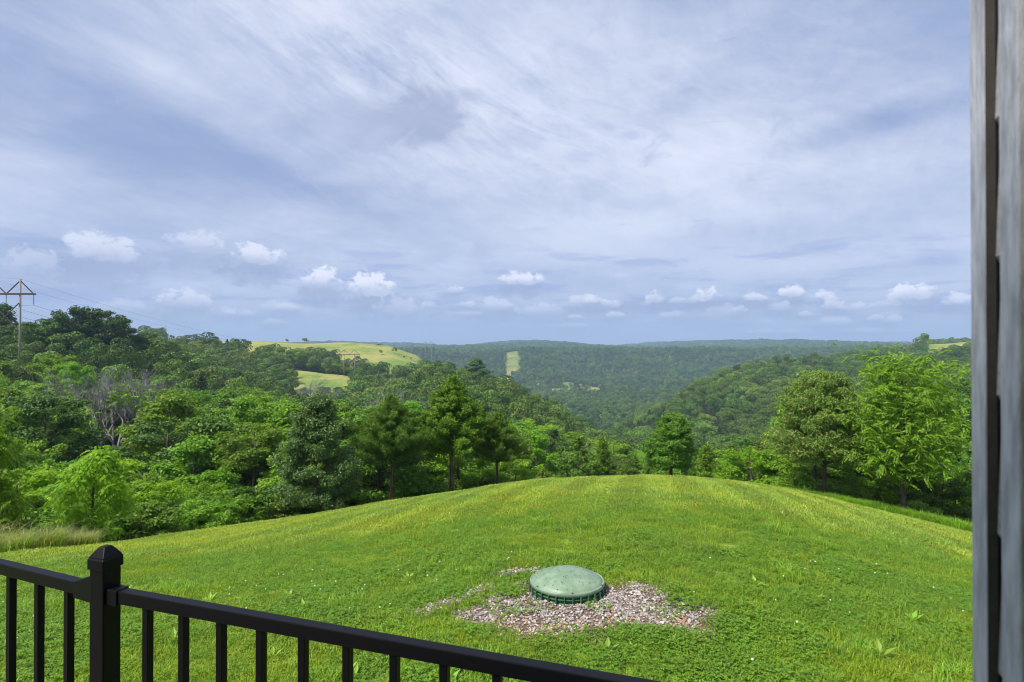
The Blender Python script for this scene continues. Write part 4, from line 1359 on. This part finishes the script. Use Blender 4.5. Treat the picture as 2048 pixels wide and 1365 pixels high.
def stone_mat(name, a, b):
    m, t, bs, out = new_mat(name)
    oi = t.new('ShaderNodeObjectInfo')
    t.put(bs.inputs['Base Color'], t.mix(oi.outputs['Random'], a, b))
    bs.inputs['Roughness'].default_value = 0.85
    return m


st = [stone(1, stone_mat('stone_grey', (0.20, 0.18, 0.17), (0.42, 0.39, 0.37))), stone(2, stone_mat('stone_pale', (0.36, 0.33, 0.31), (0.56, 0.52, 0.48))),
      stone(3, stone_mat('stone_rust', (0.28, 0.15, 0.09), (0.46, 0.27, 0.17))), stone(4, stone_mat('stone_mauve', (0.20, 0.165, 0.14), (0.35, 0.295, 0.25)))]
rng = np.random.default_rng(31)
n_ = 40000
X = rng.uniform(-1.4, 2.2, n_); Y = rng.uniform(3.3, 6.0, n_)
ga = gravel_amt(X, Y)
k = (rng.uniform(size=n_) < np.clip(ga * 1.3 + 0.25, 0, 1) * np.clip(0.52 + 0.6 * (gn(X, Y, 2.1, 3) + 0.5), 0.22, 1)) & (np.hypot(X - LX, Y - LYc) > 0.30)
X, Y, ga = X[k], Y[k], ga[k]
Zg = height(X, Y)
rust = np.clip(0.10 + 0.65 * np.clip((4.50 - Y) / 0.35, 0, 1) + 0.3 * (gn(X, Y, 0.8, 5) > 0.55), 0, 0.7)
u = rng.uniform(size=len(X))
kd = np.where(u < rust * 0.75, 2, np.where(u < 0.45 + rust * .3, 3, np.where(u < 0.74, 0, 1)))
sz = rng.uniform(0.005, 0.0122, len(X)) * np.where(rng.uniform(size=len(X)) < 0.07, 1.5, 1)
go_ = scatter('gravel', np.stack([X, Y, Zg + 0.006 + rng.uniform(0, 0.008, len(X))], 1), rng.uniform(0, 6.28, len(X)),
              np.stack([sz * rng.uniform(.8, 1.5, len(X)), sz, sz], 1), kd, st, tilt=rng.uniform(-0.5, 0.5, (len(X), 2)))
tag(go_, 'grey and rusty crushed gravel round the green lid', 'gravel', kind='stuff')
# bare earth under the gravel, a thin sheet just above the lawn soil
gx = np.linspace(-1.3, 2.0, 67); gy = np.linspace(3.4, 5.9, 51)
GXX, GYY = np.meshgrid(gx, gy, indexing='ij')
ZZ = height(GXX.ravel(), GYY.ravel()) + 0.004
idx = np.arange(GXX.size).reshape(GXX.shape)
Fs = np.stack([idx[:-1, :-1].ravel(), idx[1:, :-1].ravel(), idx[1:, 1:].ravel(), idx[:-1, 1:].ravel()], 1)
cxx = GXX.ravel()[Fs].mean(1); cyy = GYY.ravel()[Fs].mean(1)
Fs = Fs[gravel_amt(cxx, cyy) > -0.12]
so = bpy.data.objects.new('bare_soil', np_mesh('bare_soil', np.stack([GXX.ravel(), GYY.ravel(), ZZ], 1), Fs, [simple_mat('soil', (0.10, 0.07, 0.05), 0.95, 0.1, noise=(12, 0.2), color2=(0.20, 0.15, 0.115))]))
link(so); tag(so, kind='structure')


# ------------------------------------------------------------------ grass
def tuft(seed, rad, nb, h, w, mat, lean=0.5, seg=2, flat=False):
    rng = np.random.default_rng(seed)
    r = rad * np.sqrt(rng.uniform(0, 1, nb)); a = rng.uniform(0, 6.28, nb)
    base = np.stack([r * np.cos(a), r * np.sin(a), np.full(nb, -0.004)], 1)
    b = rng.uniform(0, 6.28, nb)
    dr = np.stack([np.cos(b), np.sin(b), np.zeros(nb)], 1)
    sd = np.stack([-np.sin(b + rng.normal(size=nb) * .5), np.cos(b), np.zeros(nb)], 1)
    hh = h * rng.uniform(0.55, 1.2, nb)[:, None]
    ln = (lean * rng.uniform(0.1, 1.3, nb))[:, None] * hh
    ww = w * rng.uniform(0.7, 1.3, nb)[:, None]
    up = np.array([0, 0, 1.0])
    p0 = base; p1 = base + dr * ln * 0.35 + up * hh * 0.6; p2 = base + dr * ln + up * hh * (1 - 0.25 * lean)
    V = np.stack([p0 - sd * ww * .5, p0 + sd * ww * .5, p1 + sd * ww * .42, p1 - sd * ww * .42, p2], 1).reshape(-1, 3)
    i = np.arange(nb)[:, None] * 5
    return np_mesh('tuft', V, [i + np.array([[0, 1, 2, 3]]), i + np.array([[3, 2, 4]])], [mat])


def clover_tuft(seed, rad, n, h, s, mat):
    rng = np.random.default_rng(seed)
    r = rad * np.sqrt(rng.uniform(0, 1, n)); a = rng.uniform(0, 6.28, n)
    C = np.stack([r * np.cos(a), r * np.sin(a), h * rng.uniform(0.4, 1.1, n)], 1)
    Cs = []; Ts = []
    for k in range(3):
        b = a + k * 2.094
        d = np.stack([np.cos(b), np.sin(b), np.full(n, -0.15)], 1)
        Cs.append(C + d * s * 0.5); Ts.append(d)
    C3 = np.concatenate(Cs); T3 = np.concatenate(Ts)
    V, Fq = leaf_quads(C3, np.array([0, 0, 1.0]) + rng.normal(size=C3.shape) * .3, s, s * 0.95, rng, T3)
    return np_mesh('clover', V, Fq, [mat])


def rosette(seed, n, s, mat):
    rng = np.random.default_rng(seed)
    a = np.arange(n) * 2.4 + rng.uniform(0, 0.4, n)
    el = rng.uniform(0.25, 1.0, n)
    d = np.stack([np.cos(a) * np.cos(el), np.sin(a) * np.cos(el), np.sin(el)], 1)
    V, Fq = leaf_quads(d * s * 0.55, np.stack([-np.cos(a) * np.sin(el), -np.sin(a) * np.sin(el), np.cos(el)], 1), s * rng.uniform(.7, 1.2, n), s * 0.36, rng, d)
    return np_mesh('weed', V, Fq, [mat])


def wedge(y0, y1, n, rng, pxr=(-40, 1975), power=1.0):
    y = np.sqrt(rng.uniform(y0 ** 2, y1 ** 2, n))
    if power != 1.0:
        y = y0 + (y1 - y0) * rng.uniform(0, 1, n) ** power
    x = (rng.uniform(pxr[0], pxr[1], n) - 1024) / F * y
    return x, y


rng = np.random.default_rng(404)
near_t = [tuft(1, 0.10, 60, 0.046, 0.0048, M['blade'], 1.0), tuft(2, 0.09, 52, 0.060, 0.005, M['blade'], 0.8), tuft(3, 0.11, 60, 0.036, 0.005, M['blade'], 1.4),
          clover_tuft(4, 0.10, 44, 0.045, 0.014, M['clover']), tuft(5, 0.06, 34, 0.12, 0.0065, M['weed'], 0.9), rosette(6, 9, 0.10, M['weed'])]
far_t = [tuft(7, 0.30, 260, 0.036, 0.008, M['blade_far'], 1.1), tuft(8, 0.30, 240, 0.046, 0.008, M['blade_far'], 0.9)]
X, Y = wedge(2.9, 10.5, 15500, rng, power=0.85)
ga = gravel_amt(X, Y)
k = (rng.uniform(size=len(X)) > np.clip(ga * 2.6 + 0.40, 0, 0.95)) & (np.hypot(X - LX, Y - LYc) > 0.37)
X, Y = X[k], Y[k]
# clover and weeds grow in patches, thickest near the house
pt = gn(X, Y, 0.22, 1) * 0.8 + rng.normal(size=len(X)) * 0.5
u = rng.uniform(size=len(X))
kd = np.where((pt > 0.36 + (Y - 4) * 0.07), 3, np.where(u < 0.4, 0, np.where(u < 0.68, 1, 2)))
kd = np.where((gn(X, Y, 0.35, 7) > 0.62) & (u < .25) & (Y < 8), 4, kd)
kd = np.where((u > 0.994) & (Y < 6), 5, kd)
sc = rng.uniform(0.75, 1.2, len(X)) * (1 + 0.30 * gn(X, Y, 0.5, 3))
Z_ = height(X, Y)
g1 = scatter('grass', np.stack([X, Y, Z_], 1), rng.uniform(0, 6.28, len(X)), sc, kd, near_t)
tag(g1, 'mown lawn grass with clover near the fence', 'grass', kind='stuff')
X, Y = wedge(8.5, 29.5, 17000, rng)
k = Y < lawn_edge(px_of(X, Y)) + 1.0
X, Y = X[k], Y[k]
Z_ = height(X, Y)
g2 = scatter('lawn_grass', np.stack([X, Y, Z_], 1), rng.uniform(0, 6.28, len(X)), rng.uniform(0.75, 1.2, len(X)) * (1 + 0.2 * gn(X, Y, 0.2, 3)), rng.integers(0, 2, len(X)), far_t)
tag(g2, 'short yellow green lawn grass on the rise', 'grass', kind='stuff')
# white clover heads
X, Y = wedge(3.2, 6.5, 130, rng)
k = (gn(X, Y, 0.22, 1) > -0.1) & (gravel_amt(X, Y) < -0.2)
X, Y = X[k], Y[k]
m = MB(); m.lathe([(0.0, -0.005), (0.008, 0.0), (0.009, 0.006), (0.005, 0.012), (0.0, 0.013)], 8)
hd = m.mesh('clover_head', simple_mat('clover_white', (0.62, 0.62, 0.50), 0.8))
cf = scatter('clover_flowers', np.stack([X, Y, height(X, Y) + rng.uniform(0.05, 0.075, len(X))], 1), rng.uniform(0, 6, len(X)), rng.uniform(0.5, 1.05, len(X)), np.zeros(len(X), int), [hd])
tag(cf, 'tiny white clover flowers dotted over the near lawn', 'flowers', kind='stuff')

# tall grass strips on both edges of the lawn
tall_t = [tuft(21, 0.22, 90, 0.34, 0.012, M['tall'], 0.5), tuft(22, 0.22, 80, 0.42, 0.012, M['tall'], 0.6)]
q = rng.uniform(1545, 1990, 1500)
d = lawn_edge(q) - 0.8 + rng.uniform(0, 1, 1500) * 1.6
X = (q - 1024) / F * d; Y = d
tg = scatter('tall_grass', np.stack([X, Y, height(X, Y)], 1), rng.uniform(0, 6.28, 1500), rng.uniform(0.6, 1.15, 1500) * np.interp(q, [1545, 1640, 1990], [0.5, 0.9, 1.1]), rng.integers(0, 2, 1500), tall_t)
tag(tg, 'strip of uncut bright green tall grass on the right lawn edge', 'grass', kind='stuff')
dry_t = [tuft(23, 0.25, 110, 0.48, 0.010, M['dry'], 0.9), tuft(24, 0.25, 90, 0.40, 0.012, M['tall'], 0.8), tuft(25, 0.2, 60, 0.66, 0.008, M['dry'], 0.9)]
q = rng.uniform(-90, 186, 1500)
d = lawn_edge(q) - 1.6 + rng.uniform(0, 1, 1500) * 2.6
X = (q - 1024) / F * d; Y = d
dg = scatter('dry_grass', np.stack([X, Y, height(X, Y)], 1), rng.uniform(0, 6.28, 1500), rng.uniform(0.3, 1.2, 1500) * (0.8 + 0.45 * np.sin(q * 0.11 + d * 2.0) * np.sin(q * 0.043)) * np.interp(q, [-90, 150, 186], [1.0, 0.95, 0.5]), rng.choice(3, 1500, p=[.36, .46, .18]), dry_t)
tag(dg, 'patch of tall dry seeding grass at the left lawn edge', 'grass', kind='stuff')
# undergrowth under the first trees, so that the wood's foot is dense
q = rng.uniform(-100, 1995, 2600)
d = lawn_edge(q) + 1.2 + rng.uniform(0, 1, 2600) * 6
X = (q - 1024) / F * d; Y = d
lowm = np_mesh('undergrowth_leaves', *crown_leaves(8, [(Vector((0, 0, 0.25)), 1.0)], 0.55, 150, 0.11, 0.07), [M['deep']])
ug = scatter('undergrowth', np.stack([X, Y, height(X, Y)], 1), rng.uniform(0, 6.28, 2600), rng.uniform(0.5, 1.1, 2600), np.zeros(2600, int), [lowm])
tag(ug, 'low dark green undergrowth beneath the first trees', 'undergrowth', kind='stuff')

# ------------------------------------------------------------------ black metal railing
M['black'] = simple_mat('black_powder_coat', (0.0028, 0.0028, 0.0045), 0.45, 0.16, noise=(420, 0.3), color2=(0.004, 0.004, 0.006), bump=(0.06, 0.001))
PX_, PY_ = -1.083, 1.52
RT = -0.644                   # top of the rail below the eye
DECK = -1.50
uR = Vector((0.952, -0.306, 0)).normalized()
uL = Vector((-0.926, 0.377, 0)).normalized()


def rail_run(name, label, start, u, length, first, step, nbal, side):
    o = empty(name, (start[0], start[1], DECK)); tag(o, label, 'railing', 'black railing panels')
    nrm = Vector((-u.y, u.x, 0))
    S = Vector((0, 0, 0)) + u * 0.026
    E = u * length
    zt = RT - DECK
    m = MB(); m.bar(S + Vector((0, 0, zt - 0.0165)), E + Vector((0, 0, zt - 0.0165)), 0.028, 0.033)
    m.build('top_rail', M['black'], o, bevel=0.0025)
    m = MB(); m.bar(S + Vector((0, 0, 0.10)), E + Vector((0, 0, 0.10)), 0.028, 0.033)
    m.build('bottom_rail', M['black'], o, bevel=0.0025)
    m = MB()
    if side > 0:
        m.bar(u * 0.024 + Vector((0, 0, zt - 0.0175)), u * 0.062 + Vector((0, 0, zt - 0.0175)), 0.036, 0.041)
    else:
        a = u * 0.024
        for (t0, t1, h0, h1_) in ((0.024, 0.108, 0.070, 0.0405),):
            vs = []
            for (t, hh) in ((t0, h0), (t1, h1_)):
                c = u * t
                for (i, j) in ((-1, 0), (1, 0), (1, 1), (-1, 1)):
                    vs.append(c + nrm * (0.019 if t < .05 else 0.0165) * i + Vector((0, 0, zt - 0.038 + (hh if j else -0.004))))
            m.add(vs, [(3, 2, 1, 0), (4, 5, 6, 7), (0, 1, 5, 4), (1, 2, 6, 5), (2, 3, 7, 6), (3, 0, 4, 7)])
    m.build('bracket', M['black'], o, bevel=0.002)
    for k in range(nbal):
        t = first + step * k
        if t > length - 0.03: break
        c = u * t
        m = MB(); m.bar(c + Vector((0, 0, 0.117)), c + Vector((0, 0, zt - 0.0335)), 0.0185, 0.0185, up=nrm)
        m.build('baluster', M['black'], o, bevel=0.0015)
    return o


rail_run('railing', 'black metal railing panel from the post toward the house, running below the green lid', (PX_, PY_), uR, 1.9, 0.150, 0.1195, 16, 1)
rail_run('railing', 'black metal railing panel going left from the post', (PX_, PY_), uL, 1.7, 0.152, 0.134, 12, -1)
po = empty('railing_post', (PX_, PY_, DECK), math.atan2(uR.y, uR.x)); tag(po, 'square black metal railing post with a stepped pyramid cap', 'post')
m = MB(); m.box((0, 0, (RT + 0.066 - DECK) / 2), 0.0495, 0.0495, RT + 0.066 - DECK); m.build('post', M['black'], po, bevel=0.003)
m = MB()
zc = RT + 0.066 - DECK
zc += 0.006
lv = [(0.0285, zc - 0.020), (0.0285, zc + 0.006), (0.0262, zc + 0.010), (0.0255, zc + 0.013), (0.0175, zc + 0.026), (0.0120, zc + 0.034), (0.0085, zc + 0.037)]
vs = []; fs = []
for i, (r, z) in enumerate(lv):
    vs += [(-r, -r, z), (r, -r, z), (r, r, z), (-r, r, z)]
    if i:
        for k in range(4):
            fs.append((4 * (i - 1) + k, 4 * (i - 1) + (k + 1) % 4, 4 * i + (k + 1) % 4, 4 * i + k))
fs.append((24, 25, 26, 27)); fs.append((3, 2, 1, 0))
m.add(vs, fs); m.build('cap', M['black'], po, bevel=0.0015)
m = MB(); m.box((0, 0, 0.012), 0.09, 0.09, 0.024); m.build('base_plate', M['black'], po)

# ------------------------------------------------------------------ deck and the corner of the house
M['deck'] = simple_mat('deck_board', (0.16, 0.13, 0.11), 0.8, 0.2, noise=(8, 0.3, (1, 8, 1)), color2=(0.24, 0.20, 0.17))
P0 = Vector((0.377, 0.467, 0)); wv = Vector((0.309, 0.951, 0)).normalized(); inn = Vector((0.951, -0.309, 0)).normalized()


def W(s, dl, z):
    return P0 - wv * s + inn * dl + Vector((0, 0, z))


def s_at(px_, dl):
    t = (px_ - 1024) / F
    return (t * (P0.y + inn.y * dl) - P0.x - inn.x * dl) / (wv.y * t - wv.x)


def slab(m, s0, s1, d0, d1, z0, z1):
    vs = [W(s, d, z) for s in (s0, s1) for d in (d0, d1) for z in (z0, z1)]
    m.add(vs, [(0, 1, 3, 2), (4, 6, 7, 5), (0, 4, 5, 1), (2, 3, 7, 6), (0, 2, 6, 4), (1, 5, 7, 3)])


M['trim'] = simple_mat('grey_trim', (0.32, 0.32, 0.375), 0.6, 0.4, noise=(85, 0.20, (1, 1, 0.25)), color2=(0.56, 0.56, 0.65), bump=(0.8, 0.003))
M['trim_shade'] = simple_mat('shaded_channel', (0.045, 0.040, 0.036), 0.7, 0.3, noise=(90, 0.3), color2=(0.065, 0.058, 0.052))  # shade on the trim's near edge, put into a darker brown
M['siding'] = simple_mat('grey_siding', (0.36, 0.36, 0.38), 0.6, 0.4, noise=(40, 0.25, (1, 1, 4)), color2=(0.56, 0.56, 0.58), bump=(0.4, 0.002))
M['frame'] = simple_mat('shade_black', (0.010, 0.008, 0.008), 0.6, 0.3)  # near-black colour standing for the shade beside and past the trims
Z0, Z1 = -2.3, 1.05
ho = empty('house_corner', (P0.x, P0.y, Z0)); tag(ho, 'grey sided house corner seen edge on at the right side of the view', 'house')
inv = Matrix.Translation(-Vector((P0.x, P0.y, Z0)))


def hb(m, name, mat, bevel=0.0, smooth=False):
    m.v = [tuple(inv @ Vector(v)) for v in m.v]
    return m.build(name, mat, ho, smooth, bevel)


e1 = s_at(1970, 0.0)
m = MB(); slab(m, 0.0, e1, 0.0, 0.0010, Z0, Z1); hb(m, 'corner_trim', M['trim'])
m = MB(); slab(m, 0.0, e1 - 0.0005, 0.0012, 0.0078, Z0, Z1); hb(m, 'trim_channel', M['trim_shade'])  # dark colour stands in for the shade on this edge
m = MB(); slab(m, 0.0, e1 - 0.0020, 0.0080, 0.060, Z0, Z1); hb(m, 'gap_shade', M['frame'])  # black slab painted as the shadow between trim and siding
# lapped siding: sawtooth in profile
dt_ = 0.0075
sA, sB = s_at(1982, dt_) + 0.0, s_at(2010, 0.006)
lap = 0.1075
m = MB()
ztip0 = -(245 - HY) / F * (W(sA, dt_, 0).y)
k0 = int((Z0 - ztip0) / lap) - 1
for k in range(k0, 20):
    zb = ztip0 + k * lap
    if zb > Z1 or zb < Z0: continue
    prof = [(dt_, zb), (dt_ + 0.0050, zb + lap * 1.02), (dt_ + 0.03, zb + lap * 1.02), (dt_ + 0.03, zb - 0.004), (dt_ + 0.0075, zb - 0.012), ]
    n0 = len(m.v)
    vs = [W(s, d, z) for s in (sA, sB + 0.02) for (d, z) in prof]
    m.add(vs, [(0, 1, 2, 3, 4), (9, 8, 7, 6, 5)] + [(i, 5 + i, 5 + (i + 1) % 5, (i + 1) % 5) for i in range(5)])
hb(m, 'siding', M['siding'])
m = MB(); slab(m, e1 + 0.002, sB, 0.028, 0.06, Z0, Z1); hb(m, 'gap_shade_back', M['frame'])  # back of the gap, its shadow given as black colour
f0 = s_at(1999, 0.004); f1 = s_at(2037, 0.004)
m = MB(); slab(m, f0, f1, 0.004, 0.035, Z0, Z1); hb(m, 'door_trim', M['trim'], 0.0015)
m = MB(); slab(m, f1 + 0.001, f1 + 0.5, 0.010, 0.12, Z0, Z1); hb(m, 'door_shade', M['frame'])  # shaded side past the door trim, its shade put into black
m = MB(); slab(m, f1 + 0.501, f1 + 3.5, 0.0, 0.12, Z0, Z1); hb(m, 'wall', M['siding'])
# porch floor, and an added roof above the eye that shades railing and trim
dk = empty('porch_deck', (0, 0.2, DECK - 0.03)); tag(dk, 'brown boarded porch floor under the railing', 'deck')
for k in range(24):
    m = MB()
    off = 0.05 - k * 0.14
    c = Vector((PX_, PY_, 0)) - Vector((0.306, 0.952, 0)) * (-off)
    a = c + uR * -2.2 - Vector((0, 0.2, 0)); b = c + uR * 2.2 - Vector((0, 0.2, 0))
    m.bar(a, b, 0.134, 0.03)
    bo = m.build('board', M['deck'], dk)
rf = empty('shade_roof', (0, -1, 1.06)); tag(rf, 'added unseen roof slab that shades the railing and trim', 'roof')  # unseen roof, added to keep sun off the railing and trim
m = MB(); m.box((0, -1.65, 0.06), 5.0, 5.0, 0.12, Matrix.Rotation(math.atan2(uR.y, uR.x), 4, 'Z')); m.build('ceiling', simple_mat('white_bounce', (0.7, 0.7, 0.68), 0.8), rf)  # white underside sends some light back onto the trim

# ------------------------------------------------------------------ the air
hz = MB()
hz.box((0, 1900, -20), 9400, 6000, 360)
ho_ = hz.build('haze', None)
hm = bpy.data.materials.new('haze'); hm.use_nodes = True
t = NT(hm.node_tree); t.n.clear()
out = t.new('ShaderNodeOutputMaterial'); pv = t.new('ShaderNodeVolumePrincipled')
pv.inputs['Color'].default_value = (0.52, 0.72, 1.0, 1)
pv.inputs['Density'].default_value = 0.00023
pv.inputs['Anisotropy'].default_value = 0.0
t.l.new(pv.outputs[0], out.inputs['Volume'])
ho_.data.materials.append(hm)
tag(ho_, 'thin blue summer haze over the valley', 'haze', kind='stuff')
